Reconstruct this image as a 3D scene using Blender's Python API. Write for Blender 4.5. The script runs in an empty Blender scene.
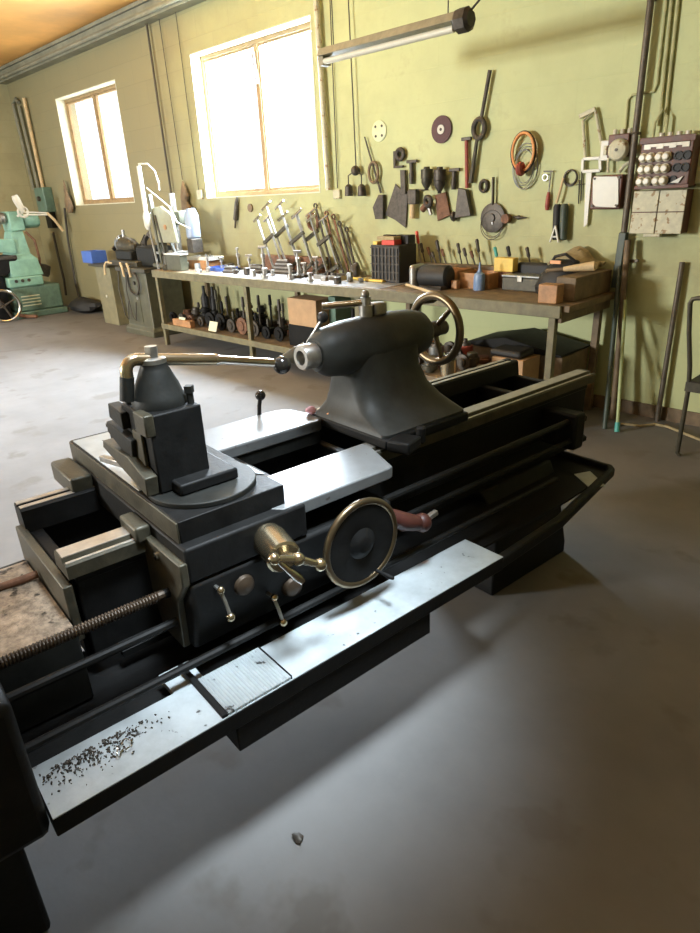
import bpy, bmesh, math, random
from mathutils import Matrix, Vector
PI = math.pi
scn = bpy.context.scene
col = scn.collection
rnd = random.Random(7)

# ------------------------------------------------------------------ camera
camd = bpy.data.cameras.new('camera'); cam = bpy.data.objects.new('camera', camd); col.objects.link(cam)
_r = [(0.710559,-0.249344,0.657976),(0.702413,0.306501,-0.642397),(-0.041493,0.918632,0.392929)]
cam.matrix_world = Matrix.Translation((0, 0, 1.65)) @ Matrix([list(a) for a in _r]).to_4x4()
camd.sensor_fit = 'VERTICAL'; camd.sensor_height = 24.0
camd.lens = 630.88 * 24.0 / 933.0
camd.clip_start = 0.05
scn.camera = cam

# ------------------------------------------------------------------ world, daylight, exposure
YW, XL, XR, YF, ZC = 4.85, -13.0, 3.2, -4.6, 3.87
world = bpy.data.worlds.new('sky'); scn.world = world; world.use_nodes = True
wb = world.node_tree.nodes['Background']; wb.inputs[0].default_value = (0.86, 0.93, 1.0, 1); wb.inputs[1].default_value = 2.0

def daylight(name, loc, rot, sx, sy, power, color=(1, 1, 1), spread=PI):
    d = bpy.data.lights.new(name, 'AREA'); d.shape = 'RECTANGLE'; d.size = sx; d.size_y = sy
    d.spread = spread; d.energy = power; d.color = color
    o = bpy.data.objects.new(name, d); col.objects.link(o); o.location = loc; o.rotation_euler = rot
    return o
SKYC = (0.86, 0.93, 1.0)
WARM = (1.0, 0.96, 0.88)
daylight('daylight_window', (-6.2, YW + .42, 2.46), (-PI/2, 0, 0), 2.0, 1.5, 1750, (.74, .87, 1.0))
daylight('daylight_window', (-10.05, YW + .42, 2.46), (-PI/2, 0, 0), 2.0, 1.5, 68, WARM)
daylight('daylight_gate', (XL - .42, 1.6, 1.5), (0, -PI/2, 0), 2.9, 2.9, 28, SKYC)
daylight('daylight_window', (-7.0, YF - .40, 2.17), (PI/2, 0, 0), 1.5, .95, 1230, (1.0, 1.0, .95))
daylight('fill_rooflight', (-5.7, 1.0, ZC + .42), (0, 0, 0), 6.4, 1.6, 35, (.70, .88, 1.0), math.radians(75))  # added rooflight, out of view, to brighten the floor behind the lathe
# added cool spot over the operator's side, there to light the tray shelf
FILL_POS = Vector((-.80, 1.02, 3.25)); AIM = Vector((-1.40, 1.02, .6))
ld = bpy.data.lights.new('fill_spot', 'SPOT'); ld.energy = 1450; ld.color = (.80, .92, 1.0); ld.spot_size = math.radians(33); ld.spot_blend = 1.0; ld.shadow_soft_size = .34
lo = bpy.data.objects.new('fill_spot', ld); col.objects.link(lo); lo.location = FILL_POS; lo.rotation_euler = (AIM-FILL_POS).to_track_quat('-Z', 'Y').to_euler()
scn.view_settings.view_transform = 'Standard'; scn.view_settings.look = 'None'
scn.view_settings.gamma = 1.0; scn.view_settings.use_curve_mapping = False
scn.view_settings.exposure = 0.0
scn.cycles.use_denoising = True
scn.cycles.max_bounces = 8; scn.cycles.diffuse_bounces = 5
scn.cycles.sample_clamp_indirect = 6.0

# ------------------------------------------------------------------ materials
def nd(nt, t, **k):
    n = nt.nodes.new(t)
    for a, b in k.items(): setattr(n, a, b)
    return n
def mat(name, c, rough=.6, metal=0.0, var=.25, scale=9.0, bump=0.0, c2=None, detail=6.0, rvar=.1, spots=None, spec=.5):
    m = bpy.data.materials.new(name); m.use_nodes = True; nt = m.node_tree; b = nt.nodes['Principled BSDF']
    tc = nd(nt, 'ShaderNodeTexCoord'); nz = nd(nt, 'ShaderNodeTexNoise')
    nz.inputs['Scale'].default_value = scale; nz.inputs['Detail'].default_value = detail; nz.inputs['Roughness'].default_value = .62
    nt.links.new(tc.outputs['Object'], nz.inputs['Vector'])
    cr = nd(nt, 'ShaderNodeValToRGB'); e = cr.color_ramp.elements
    e[0].position, e[1].position = .32, .68
    a = c2 if c2 else tuple(x * (1 - var) for x in c); z = c if c2 else tuple(min(1, x * (1 + var)) for x in c)
    e[0].color = (*a, 1); e[1].color = (*z, 1)
    nt.links.new(nz.outputs['Fac'], cr.inputs['Fac'])
    out = cr.outputs['Color']
    if spots:                                  # (colour, scale, threshold): dirt specks of their own shape
        n2 = nd(nt, 'ShaderNodeTexNoise'); n2.inputs['Scale'].default_value = spots[1]; n2.inputs['Detail'].default_value = 4
        nt.links.new(tc.outputs['Object'], n2.inputs['Vector'])
        r2 = nd(nt, 'ShaderNodeValToRGB'); r2.color_ramp.elements[0].position = spots[2]; r2.color_ramp.elements[1].position = spots[2] + .06
        nt.links.new(n2.outputs['Fac'], r2.inputs['Fac'])
        mx = nd(nt, 'ShaderNodeMixRGB'); mx.inputs['Color2'].default_value = (*spots[0], 1)
        nt.links.new(r2.outputs['Color'], mx.inputs['Fac']); nt.links.new(out, mx.inputs['Color1']); out = mx.outputs['Color']
    nt.links.new(out, b.inputs['Base Color'])
    mr = nd(nt, 'ShaderNodeMapRange'); mr.inputs['To Min'].default_value = max(.03, rough - rvar); mr.inputs['To Max'].default_value = min(1, rough + rvar)
    nt.links.new(nz.outputs['Fac'], mr.inputs['Value']); nt.links.new(mr.outputs['Result'], b.inputs['Roughness'])
    b.inputs['Metallic'].default_value = metal; b.inputs['Specular IOR Level'].default_value = spec
    if bump:
        bp = nd(nt, 'ShaderNodeBump'); bp.inputs['Strength'].default_value = bump; bp.inputs['Distance'].default_value = .01
        n3 = nd(nt, 'ShaderNodeTexNoise'); n3.inputs['Scale'].default_value = scale * 5; n3.inputs['Detail'].default_value = 5
        nt.links.new(tc.outputs['Object'], n3.inputs['Vector']); nt.links.new(n3.outputs['Fac'], bp.inputs['Height'])
        nt.links.new(bp.outputs['Normal'], b.inputs['Normal'])
    return m

def wall_mat(name, c, c2, dirt, tan=None):
    m = bpy.data.materials.new(name); m.use_nodes = True; nt = m.node_tree; b = nt.nodes['Principled BSDF']; L = nt.links.new
    tc = nd(nt, 'ShaderNodeTexCoord')
    mp = nd(nt, 'ShaderNodeMapping'); mp.inputs['Rotation'].default_value = (PI/2, 0, 0)
    L(tc.outputs['Object'], mp.inputs['Vector'])
    br = nd(nt, 'ShaderNodeTexBrick'); br.inputs['Scale'].default_value = 1.0; br.inputs['Brick Width'].default_value = .62; br.inputs['Row Height'].default_value = .26
    br.inputs['Mortar Size'].default_value = .006; br.inputs['Mortar Smooth'].default_value = .6; br.inputs['Color1'].default_value = (1, 1, 1, 1); br.inputs['Color2'].default_value = (.93, .93, .93, 1); br.inputs['Mortar'].default_value = (.8, .8, .8, 1)
    L(mp.outputs['Vector'], br.inputs['Vector'])
    n1 = nd(nt, 'ShaderNodeTexNoise'); n1.inputs['Scale'].default_value = 1.3; n1.inputs['Detail'].default_value = 8; n1.inputs['Roughness'].default_value = .65
    L(tc.outputs['Object'], n1.inputs['Vector'])
    cr = nd(nt, 'ShaderNodeValToRGB'); cr.color_ramp.elements[0].position = .35; cr.color_ramp.elements[1].position = .65
    cr.color_ramp.elements[0].color = (*c2, 1); cr.color_ramp.elements[1].color = (*c, 1)
    L(n1.outputs['Fac'], cr.inputs['Fac']); base = cr.outputs['Color']
    if tan:                                    # tan mixed into the colour for the dimmer light towards the far end
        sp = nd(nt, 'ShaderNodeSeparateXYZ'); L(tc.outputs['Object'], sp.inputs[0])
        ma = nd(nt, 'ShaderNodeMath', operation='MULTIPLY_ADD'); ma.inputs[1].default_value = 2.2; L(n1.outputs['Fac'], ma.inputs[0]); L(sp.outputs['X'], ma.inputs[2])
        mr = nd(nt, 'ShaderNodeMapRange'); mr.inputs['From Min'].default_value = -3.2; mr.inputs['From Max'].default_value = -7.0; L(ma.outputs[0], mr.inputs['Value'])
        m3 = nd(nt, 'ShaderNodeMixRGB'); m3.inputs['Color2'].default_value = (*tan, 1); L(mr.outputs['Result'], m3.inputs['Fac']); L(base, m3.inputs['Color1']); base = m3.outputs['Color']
    mu = nd(nt, 'ShaderNodeMixRGB', blend_type='MULTIPLY'); mu.inputs['Fac'].default_value = .5
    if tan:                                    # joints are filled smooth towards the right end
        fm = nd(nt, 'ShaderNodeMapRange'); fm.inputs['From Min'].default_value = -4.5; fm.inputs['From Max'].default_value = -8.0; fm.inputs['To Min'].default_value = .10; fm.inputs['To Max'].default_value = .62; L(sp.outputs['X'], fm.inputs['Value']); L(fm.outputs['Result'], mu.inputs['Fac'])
    L(base, mu.inputs['Color1']); L(br.outputs['Color'], mu.inputs['Color2'])
    n2 = nd(nt, 'ShaderNodeTexNoise'); n2.inputs['Scale'].default_value = 2.6; n2.inputs['Detail'].default_value = 9; n2.inputs['Roughness'].default_value = .7
    L(tc.outputs['Object'], n2.inputs['Vector'])
    r2 = nd(nt, 'ShaderNodeValToRGB'); r2.color_ramp.elements[0].position = .56; r2.color_ramp.elements[1].position = .78
    r2.color_ramp.elements[1].color = (.6, .6, .6, 1)
    L(n2.outputs['Fac'], r2.inputs['Fac'])
    sz = nd(nt, 'ShaderNodeSeparateXYZ'); L(tc.outputs['Object'], sz.inputs[0])       # smudges lie thickest just above the bench
    mz = nd(nt, 'ShaderNodeMath', operation='MULTIPLY_ADD'); mz.inputs[1].default_value = 1.1; L(n2.outputs['Fac'], mz.inputs[0]); L(sz.outputs['Z'], mz.inputs[2])
    g = nd(nt, 'ShaderNodeValToRGB'); ge = g.color_ramp.elements; ge[0].position = .50; ge[0].color = (.12, .12, .12, 1); ge[1].position = .98; ge[1].color = (0, 0, 0, 1)
    k = ge.new(.58); k.color = (.55, .55, .55, 1); k = ge.new(.70); k.color = (.28, .28, .28, 1)
    dz = nd(nt, 'ShaderNodeMath', operation='DIVIDE'); dz.inputs[1].default_value = 2.8; L(mz.outputs[0], dz.inputs[0]); L(dz.outputs[0], g.inputs['Fac'])
    mm = nd(nt, 'ShaderNodeMath', operation='MAXIMUM'); L(r2.outputs['Color'], mm.inputs[0]); L(g.outputs['Color'], mm.inputs[1])
    mx = nd(nt, 'ShaderNodeMixRGB'); mx.inputs['Color2'].default_value = (*dirt, 1)
    L(mm.outputs[0], mx.inputs['Fac']); L(mu.outputs['Color'], mx.inputs['Color1'])
    L(mx.outputs['Color'], b.inputs['Base Color']); b.inputs['Roughness'].default_value = .62
    bp = nd(nt, 'ShaderNodeBump'); bp.inputs['Strength'].default_value = .18; bp.inputs['Distance'].default_value = .006
    ad = nd(nt, 'ShaderNodeMath', operation='ADD'); n3 = nd(nt, 'ShaderNodeTexNoise'); n3.inputs['Scale'].default_value = 40
    L(tc.outputs['Object'], n3.inputs['Vector']); L(n3.outputs['Fac'], ad.inputs[0]); L(br.outputs['Fac'], ad.inputs[1])
    L(ad.outputs['Value'], bp.inputs['Height']); L(bp.outputs['Normal'], b.inputs['Normal'])
    return m

M = {}
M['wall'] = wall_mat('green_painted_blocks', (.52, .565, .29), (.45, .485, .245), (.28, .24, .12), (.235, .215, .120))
M['wall_far'] = wall_mat('tan_painted_blocks', (.44, .42, .25), (.36, .34, .20), (.22, .18, .10))
M['ceil'] = mat('varnished_ceiling_board', (.70, .37, .105), .6, var=.15, scale=1.5, bump=.1)
M['floor'] = mat('worn_concrete', (.178, .174, .172), .70, spec=.2, var=.16, scale=1.3, bump=.3, rvar=.10, detail=10, spots=((.150, .142, .134), 3.0, .58))
M['frame'] = mat('aged_window_wood', (.30, .205, .10), .6, var=.2, scale=14)
M['sill'] = mat('pale_plaster', (.66, .66, .52), .7, var=.12, scale=8)
M['trim'] = mat('grey_painted_duct', (.20, .20, .15), .55, var=.25, scale=5)
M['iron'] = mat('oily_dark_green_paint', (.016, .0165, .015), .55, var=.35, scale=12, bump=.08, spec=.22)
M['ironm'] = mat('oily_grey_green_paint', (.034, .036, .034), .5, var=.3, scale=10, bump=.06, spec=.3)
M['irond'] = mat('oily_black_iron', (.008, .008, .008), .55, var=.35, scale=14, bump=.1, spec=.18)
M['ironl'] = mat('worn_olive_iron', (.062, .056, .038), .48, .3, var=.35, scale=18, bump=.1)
M['ground'] = mat('ground_slideway_steel', (.135, .14, .143), .5, .1, var=.12, scale=20, spots=((.06, .05, .04), 26, .66))
M['way'] = mat('bed_way_steel', (.38, .36, .33), .38, .75, var=.2, scale=18)
M['chrome'] = mat('polished_steel', (.62, .60, .55), .18, 1.0, var=.1, scale=8, rvar=.05)
M['steel'] = mat('dull_steel', (.36, .35, .33), .38, .85, var=.25, scale=25)
M['brass'] = mat('worn_yellowish_steel', (.44, .37, .25), .24, .95, var=.12, scale=9)
M['knob'] = mat('glossy_black_ball', (.02, .018, .016), .12, .2, var=.1, scale=5)
M['screw'] = mat('oily_screw_steel', (.05, .033, .02), .5, .4, var=.2, scale=9)
M['dullz'] = mat('dull_zinc', (.22, .23, .23), .4, .6, var=.2, scale=20)
M['dark'] = mat('dark_tool_steel', (.070, .060, .050), .5, .45, var=.4, scale=25)
M['black'] = mat('black_rubber', (.014, .014, .015), .6, var=.3, scale=20)
M['rust'] = mat('rusty_steel', (.17, .085, .05), .7, .3, var=.4, scale=22, bump=.2)
M['tray'] = mat('zinc_sheet', (.45, .50, .53), .42, .25, var=.14, scale=11, spots=((.06, .06, .06), 30, .67), bump=.06)
M['chips'] = mat('chip_dust', (.30, .24, .18), .7, .2, var=.5, scale=40, bump=.4, spots=((.04, .03, .02), 22, .60))
M['redbrown'] = mat('red_brown_lacquer', (.055, .014, .010), .5, var=.25, scale=16)
M['wood'] = mat('grimy_bench_wood', (.17, .12, .07), .65, var=.35, scale=10, bump=.15)
M['woodl'] = mat('greenish_bench_edge', (.155, .140, .08), .6, var=.25, scale=14, bump=.1)
M['woodp'] = mat('pale_bare_wood', (.58, .44, .25), .6, var=.2, scale=14)
M['oak'] = mat('orange_brown_wood', (.38, .20, .09), .55, var=.3, scale=14)
M['card'] = mat('cardboard', (.42, .27, .15), .8, var=.12, scale=10)
M['sheet'] = mat('bench_sheet_steel', (.50, .51, .55), .35, .5, var=.15, scale=9, spots=((.14, .12, .1), 14, .62))
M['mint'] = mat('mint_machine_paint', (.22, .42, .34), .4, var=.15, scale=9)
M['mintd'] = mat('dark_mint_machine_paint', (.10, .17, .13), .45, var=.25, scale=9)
M['olive'] = mat('dark_olive_cabinet_paint', (.085, .085, .055), .45, var=.25, scale=9)
M['cream'] = mat('cream_paint', (.62, .62, .45), .45, var=.1, scale=9)
M['rim'] = mat('oily_wheel_rim', (.15, .115, .07), .34, .9, var=.15, scale=6)
M['creamd'] = mat('dull_cream_paint', (.27, .27, .19), .5, var=.15, scale=9)
M['tand'] = mat('dirty_tan_paint', (.21, .19, .11), .55, var=.2, scale=7)
M['white'] = mat('white_enamel', (.58, .57, .50), .4, var=.07, scale=9)
M['blue'] = mat('blue_plastic', (.06, .14, .50), .4, var=.1, scale=9)
M['bluegrey'] = mat('blue_grey_motor_paint', (.22, .27, .37), .4, var=.12, scale=9)
M['red'] = mat('red_plastic', (.58, .06, .04), .4, var=.12, scale=9)
M['redt'] = mat('dark_red_paint', (.30, .06, .04), .5, var=.25, scale=20)
M['orange'] = mat('orange_cable', (.75, .33, .12), .45, var=.1, scale=9)
M['yellow'] = mat('yellow_box_card', (.78, .56, .12), .55, var=.12, scale=9)
M['tan'] = mat('tan_cloth', (.36, .29, .16), .9, var=.25, scale=16, bump=.3)
M['bottle'] = mat('blue_spray_bottle', (.20, .30, .50), .4, var=.08, scale=9)
M['teal'] = mat('teal_plastic', (.07, .38, .34), .45, var=.1, scale=9)
M['fuse'] = mat('maroon_fuse_board', (.10, .036, .022), .5, var=.3, scale=16)
M['porcelain'] = mat('porcelain', (.58, .54, .42), .3, var=.08, scale=20)
M['cover'] = mat('rust_speckled_cover', (.52, .50, .36), .55, var=.15, scale=20, spots=((.30, .20, .10), 26, .60))
M['conduit'] = mat('wall_coloured_conduit', (.42, .42, .22), .5, var=.2, scale=20)
M['pipe'] = mat('brown_steel_pipe', (.12, .10, .075), .5, .3, var=.3, scale=20)
M['cable'] = mat('dark_cable', (.055, .05, .04), .6, var=.2, scale=20)
M['grn'] = mat('dark_green_pole_paint', (.05, .07, .055), .5, var=.25, scale=20)
M['palegrn'] = mat('pale_green_pole_paint', (.40, .48, .24), .5, var=.15, scale=20)
M['disc'] = mat('grinding_disc_grit', (.10, .055, .06), .8, var=.15, scale=60)
M['paleg'] = mat('pale_green_plastic', (.62, .66, .42), .5, var=.08, scale=20)
M['alu'] = mat('lamp_tube_glass', (.62, .60, .50), .35, var=.05, scale=9)
M['lampb'] = mat('dusty_lamp_body', (.26, .23, .15), .55, var=.2, scale=16)
M['pink'] = mat('pink_rag', (.55, .30, .36), .9, var=.15, scale=20)
def ribbed(name):
    m = mat(name, (.44, .49, .52), .42, .3, var=.12, scale=12, spots=((.05, .05, .05), 34, .64)); nt = m.node_tree; b = nt.nodes['Principled BSDF']
    tc = nd(nt, 'ShaderNodeTexCoord'); w = nd(nt, 'ShaderNodeTexWave'); w.bands_direction = 'Y'; w.inputs['Scale'].default_value = 34
    bp = nd(nt, 'ShaderNodeBump'); bp.inputs['Strength'].default_value = .8; bp.inputs['Distance'].default_value = .004
    nt.links.new(tc.outputs['Object'], w.inputs['Vector']); nt.links.new(w.outputs['Fac'], bp.inputs['Height']); nt.links.new(bp.outputs['Normal'], b.inputs['Normal'])
    return m
M['ribbed'] = ribbed('ribbed_tread_steel')
def glass():
    m = bpy.data.materials.new('dusty_pane'); m.use_nodes = True; nt = m.node_tree
    nt.nodes.remove(nt.nodes['Principled BSDF']); o = nt.nodes['Material Output']
    t = nd(nt, 'ShaderNodeBsdfTransparent'); g = nd(nt, 'ShaderNodeBsdfGlossy'); g.inputs['Roughness'].default_value = .05
    x = nd(nt, 'ShaderNodeMixShader'); x.inputs[0].default_value = .07
    nt.links.new(t.outputs[0], x.inputs[1]); nt.links.new(g.outputs[0], x.inputs[2]); nt.links.new(x.outputs[0], o.inputs[0]); return m
M['glass'] = glass()

# ------------------------------------------------------------------ mesh builder
class MB:
    def __init__(s): s.bm = bmesh.new()
    def _add(s, verts, faces):
        vs = [s.bm.verts.new(v) for v in verts]
        for f in faces:
            try: s.bm.faces.new([vs[i] for i in f])
            except ValueError: pass
        return s
    def box(s, x0, x1, y0, y1, z0, z1, rot=None, c=None):
        v = [Vector((x, y, z)) for z in (z0, z1) for y in (y0, y1) for x in (x0, x1)]
        if rot is not None:
            c = Vector(c) if c else Vector(((x0+x1)/2, (y0+y1)/2, (z0+z1)/2)); v = [rot @ (p - c) + c for p in v]
        return s._add(v, [(0,2,3,1),(4,5,7,6),(0,1,5,4),(1,3,7,5),(3,2,6,7),(2,0,4,6)])
    def bar(s, p0, p1, w, h, up=(0,0,1)):
        p0, p1 = Vector(p0), Vector(p1); d = (p1-p0).normalized(); up = Vector(up)
        a = d.cross(up)
        if a.length < 1e-4: a = d.cross(Vector((1,0,0)))
        a.normalize(); b = a.cross(d).normalized(); v = []
        for p in (p0, p1):
            for i, j in ((-1,-1),(1,-1),(1,1),(-1,1)): v.append(p + a*i*w/2 + b*j*h/2)
        return s._add(v, [(3,2,1,0),(4,5,6,7),(0,1,5,4),(1,2,6,5),(2,3,7,6),(3,0,4,7)])
    def rev(s, p0, axis, prof, seg=20):                      # revolve (distance along axis, radius)
        p0, d = Vector(p0), Vector(axis).normalized(); a = d.cross(Vector((0,0,1)))
        if a.length < 1e-3: a = d.cross(Vector((1,0,0)))
        a.normalize(); b = d.cross(a).normalized(); v, f = [], []
        n = len(prof)
        for t, r in prof:
            for k in range(seg):
                q = 2*PI*k/seg; v.append(p0 + d*t + (a*math.cos(q)+b*math.sin(q))*max(r, 1e-4))
        for i in range(n-1):
            for k in range(seg):
                k2 = (k+1) % seg; f.append((i*seg+k, i*seg+k2, (i+1)*seg+k2, (i+1)*seg+k))
        f.append(tuple(range(seg-1, -1, -1))); f.append(tuple(range((n-1)*seg, n*seg)))
        return s._add(v, f)
    def cyl(s, p0, p1, r0, r1=None, seg=16):
        p0, p1 = Vector(p0), Vector(p1); return s.rev(p0, p1-p0, [(0, r0), ((p1-p0).length, r0 if r1 is None else r1)], seg)
    def ball(s, c, r, seg=14, sq=1.0):
        return s.rev(Vector(c)-Vector((0,0,r*sq)), (0,0,1), [(r*sq*(1-math.cos(PI*i/8)), r*math.sin(PI*i/8)) for i in range(9)], seg)
    def tube(s, pts, r, seg=8, closed=False):
        pts = [Vector(p) for p in pts]; n = len(pts); v, f = [], []; pa = None
        for i, p in enumerate(pts):
            if closed: d = (pts[(i+1) % n]-pts[i-1])
            else: d = pts[min(i+1, n-1)]-pts[max(i-1, 0)]
            d.normalize()
            if pa is None:
                a = d.cross(Vector((0,0,1)))
                if a.length < .1: a = d.cross(Vector((0,1,0)))
            else: a = pa - d*pa.dot(d)
            a.normalize(); pa = a; b = d.cross(a); rr = r[i] if isinstance(r, (list, tuple)) else r
            for k in range(seg):
                q = 2*PI*k/seg; v.append(p+(a*math.cos(q)+b*math.sin(q))*rr)
        m = n if closed else n-1
        for i in range(m):
            j = (i+1) % n
            for k in range(seg):
                k2 = (k+1) % seg; f.append((i*seg+k, i*seg+k2, j*seg+k2, j*seg+k))
        if not closed: f.append(tuple(range(seg-1, -1, -1))); f.append(tuple(range((n-1)*seg, n*seg)))
        return s._add(v, f)
    def ring(s, c, axis, R, r, seg=28, rs=8, sy=1.0):
        d = Vector(axis).normalized(); a = d.cross(Vector((0,0,1)))
        if a.length < 1e-3: a = Vector((1,0,0))
        a.normalize(); b = d.cross(a).normalized()
        return s.tube([Vector(c)+a*R*math.cos(2*PI*k/seg)+b*R*sy*math.sin(2*PI*k/seg) for k in range(seg)], r, rs, True)
    def prism(s, poly, ext, plane='xz'):                     # poly in a plane, ext = (lo, hi) on the third axis
        n = len(poly); v = []
        for e in ext:
            for a, b in poly: v.append({'xz': (a, e, b), 'xy': (a, b, e), 'yz': (e, a, b)}[plane])
        f = [tuple(range(n)), tuple(range(2*n-1, n-1, -1))] + [(i, i+n, (i+1) % n + n, (i+1) % n) for i in range(n)]
        return s._add(v, f)
    def loft(s, rings):
        n = len(rings[0]); v = [p for r in rings for p in r]; f = []
        for i in range(len(rings)-1):
            for k in range(n):
                k2 = (k+1) % n; f.append((i*n+k, i*n+k2, (i+1)*n+k2, (i+1)*n+k))
        f.append(tuple(range(n-1, -1, -1))); f.append(tuple(range((len(rings)-1)*n, len(rings)*n)))
        return s._add(v, f)
    def blob(s, c, rx, ry, rz, seed, n=10):                  # an irregular lump
        q = random.Random(seed); pr = []
        ph = [q.random()*6.3 for _ in range(6)]
        for i in range(7):
            t = PI*i/6; R = []
            for k in range(n):
                a = 2*PI*k/n; w = 1+.18*math.sin(2*a+ph[0]+i)+.13*math.sin(3*a+ph[1]-i)
                R.append(Vector(c)+Vector((rx*w*math.sin(t)*math.cos(a)+1e-4*math.cos(a), ry*w*math.sin(t)*math.sin(a)+1e-4*math.sin(a), -rz*math.cos(t)*(1+.1*math.sin(a+ph[2])))))
            pr.append(R)
        return s.loft(pr)
    def build(s, name, m, parent=None, org=None, bev=0, smooth=True):
        bm = s.bm
        bmesh.ops.recalc_face_normals(bm, faces=bm.faces)
        if parent is None and org is None:
            xs = [v.co for v in bm.verts]
            lo = [min(v[i] for v in xs) for i in range(3)]; hi = [max(v[i] for v in xs) for i in range(3)]
            org = ((lo[0]+hi[0])/2, (lo[1]+hi[1])/2, lo[2])
        if org is not None: bmesh.ops.translate(bm, verts=bm.verts, vec=-Vector(org))
        if smooth:
            for e in bm.edges: e.smooth = (len(e.link_faces) == 2 and e.calc_face_angle(9) < .62)
            for f in bm.faces: f.smooth = True
        me = bpy.data.meshes.new(name); bm.to_mesh(me); bm.free()
        o = bpy.data.objects.new(name, me); col.objects.link(o); me.materials.append(m if not isinstance(m, str) else M[m])
        if parent is not None: o.parent = parent
        if org is not None: o.location = org
        if bev:
            b = o.modifiers.new('bevel', 'BEVEL'); b.width = bev; b.segments = 2; b.limit_method = 'ANGLE'; b.angle_limit = .7
        return o
def tag(o, label, cat, group=None, kind=None):
    if kind: o['kind'] = kind
    if label: o['label'] = label
    if cat: o['category'] = cat
    if group: o['group'] = group
    return o
def thing(name, label, cat, loc=(0,0,0), rz=0.0, group=None):
    o = bpy.data.objects.new(name, None); col.objects.link(o); o.location = loc; o.rotation_euler = (0,0,rz); o.empty_display_size = .05
    return tag(o, label, cat, group)
def struct(mb, name, m, label=None, bev=0):
    o = mb.build(name, m, org=(0,0,0), bev=bev, smooth=False); o['kind'] = 'structure'
    return o
def circ(c, r, n=20, ry=None): return [(c[0]+r*math.cos(2*PI*k/n), c[1]+(ry or r)*math.sin(2*PI*k/n)) for k in range(n)]
def R3(rx, ry, rz): return (Matrix.Rotation(rz, 3, 'Z') @ Matrix.Rotation(ry, 3, 'Y') @ Matrix.Rotation(rx, 3, 'X'))

# ------------------------------------------------------------------ the room
def wall_with_holes(x0, x1, z0, z1, y0, y1, holes):         # along X
    mb = MB(); xs = x0
    for a, b, c, d in sorted(holes):
        mb.box(xs, a, y0, y1, z0, z1); mb.box(a, b, y0, y1, z0, c); mb.box(a, b, y0, y1, d, z1); xs = b
    mb.box(xs, x1, y0, y1, z0, z1); return mb
W1 = (-11.17, -9.17, 1.70, 3.24); W2 = (-7.31, -5.22, 1.70, 3.24); W3 = (-7.85, -6.15, 1.60, 2.74)
GATE = (.15, 3.05, .05, 2.95); FILL_ROOFS = [(-8.9, -2.5, .2, 1.8)]  # the roof opening is invented for its light
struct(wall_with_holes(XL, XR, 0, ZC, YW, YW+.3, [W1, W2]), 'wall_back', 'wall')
struct(wall_with_holes(XL, XR, 0, ZC, YF-.3, YF, [W3]), 'wall_front', 'wall_far')
mb = MB(); a, b, c, d = GATE
mb.box(XL-.3, XL, YF-.3, a, 0, ZC).box(XL-.3, XL, b, YW+.3, 0, ZC).box(XL-.3, XL, a, b, d, ZC).box(XL-.3, XL, a, b, 0, c)
struct(mb, 'wall_left', 'wall_far')
struct(MB().box(XR, XR+.3, YF-.3, YW+.3, 0, ZC), 'wall_right', 'wall_far')
struct(MB().box(XL-.3, XR+.3, YF-.3, YW+.3, -.2, 0), 'floor', 'floor')
mb = MB(); a, b, c, d = FILL_ROOFS[0]; zt = ZC+.2
mb.box(XL-.3, a, YF-.3, YW+.3, ZC, zt).box(b, XR+.3, YF-.3, YW+.3, ZC, zt).box(a, b, YF-.3, c, ZC, zt).box(a, b, d, YW+.3, ZC, zt)
for yy in (-3.4, -2.2, -1.0, .1, 2.2, 3.3): mb.box(XL, XR, yy-.015, yy+.015, ZC-.012, ZC)
struct(mb, 'ceiling', 'ceil')

def window(n, x0, x1, z0, z1, yi, sgn):                      # frame set back in the wall
    y0, y1 = sorted((yi+sgn*.13, yi+sgn*.20)); t = .055; xm = (x0+x1)/2
    mb = MB().box(x0, x1, y0, y1, z1-t, z1).box(x0, x1, y0, y1, z0, z0+t).box(x0, x0+t, y0, y1, z0+t, z1-t).box(x1-t, x1, y0, y1, z0+t, z1-t).box(xm-.03, xm+.03, y0, y1, z0+t, z1-t)
    w = struct(mb, 'window_%d' % n, 'frame', bev=.006)
    for a, b in ((x0+t, xm-.03), (xm+.03, x1-t)):
        ym = (y0+y1)/2
        s = MB().box(a, b, ym-.02, ym+.02, z0+t, z0+t+.025).box(a, b, ym-.02, ym+.02, z1-t-.025, z1-t).box(a, a+.02, ym-.02, ym+.02, z0+t+.025, z1-t-.025).box(b-.02, b, ym-.02, ym+.02, z0+t+.025, z1-t-.025).build('casement', 'frame', w)
        MB().box(a+.018, b-.018, ym-.003, ym+.003, z0+t+.02, z1-t-.02).build('pane', 'glass', s)
    ys = sorted((yi-sgn*.004, yi+sgn*.13)); e = .012
    MB().box(x0, x1, ys[0], ys[1], z0, z0+e).box(x0, x0+e, ys[0], ys[1], z0+e, z1).box(x1-e, x1, ys[0], ys[1], z0+e, z1).box(x0+e, x1-e, ys[0], ys[1], z1-e, z1).build('window_reveal', 'sill', w)
    return w
w1 = window(1, *W1, YW, 1); w2 = window(2, *W2, YW, 1); window(3, *W3, YF, -1)
MB().bar((-6.28, YW+.115, 3.12), (-6.25, YW+.115, 2.82), .03, .02).build('casement_stay', 'steel', w2)
for n, (a, b, c, d) in zip((4,), FILL_ROOFS):  # frame and pane of the added, unseen rooflight
    mb = MB().box(a, b, c, c+.06, ZC+.02, ZC+.2).box(a, b, d-.06, d, ZC+.02, ZC+.2).box(a, a+.06, c+.06, d-.06, ZC+.02, ZC+.2).box(b-.06, b, c+.06, d-.06, ZC+.02, ZC+.2).box(a+.06, b-.06, (c+d)/2-.025, (c+d)/2+.025, ZC+.08, ZC+.14)
    w4 = struct(mb, 'window_%d' % n, 'frame'); MB().box(a+.06, b-.06, c+.06, d-.06, ZC+.10, ZC+.106).build('pane', 'glass', w4)
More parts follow.
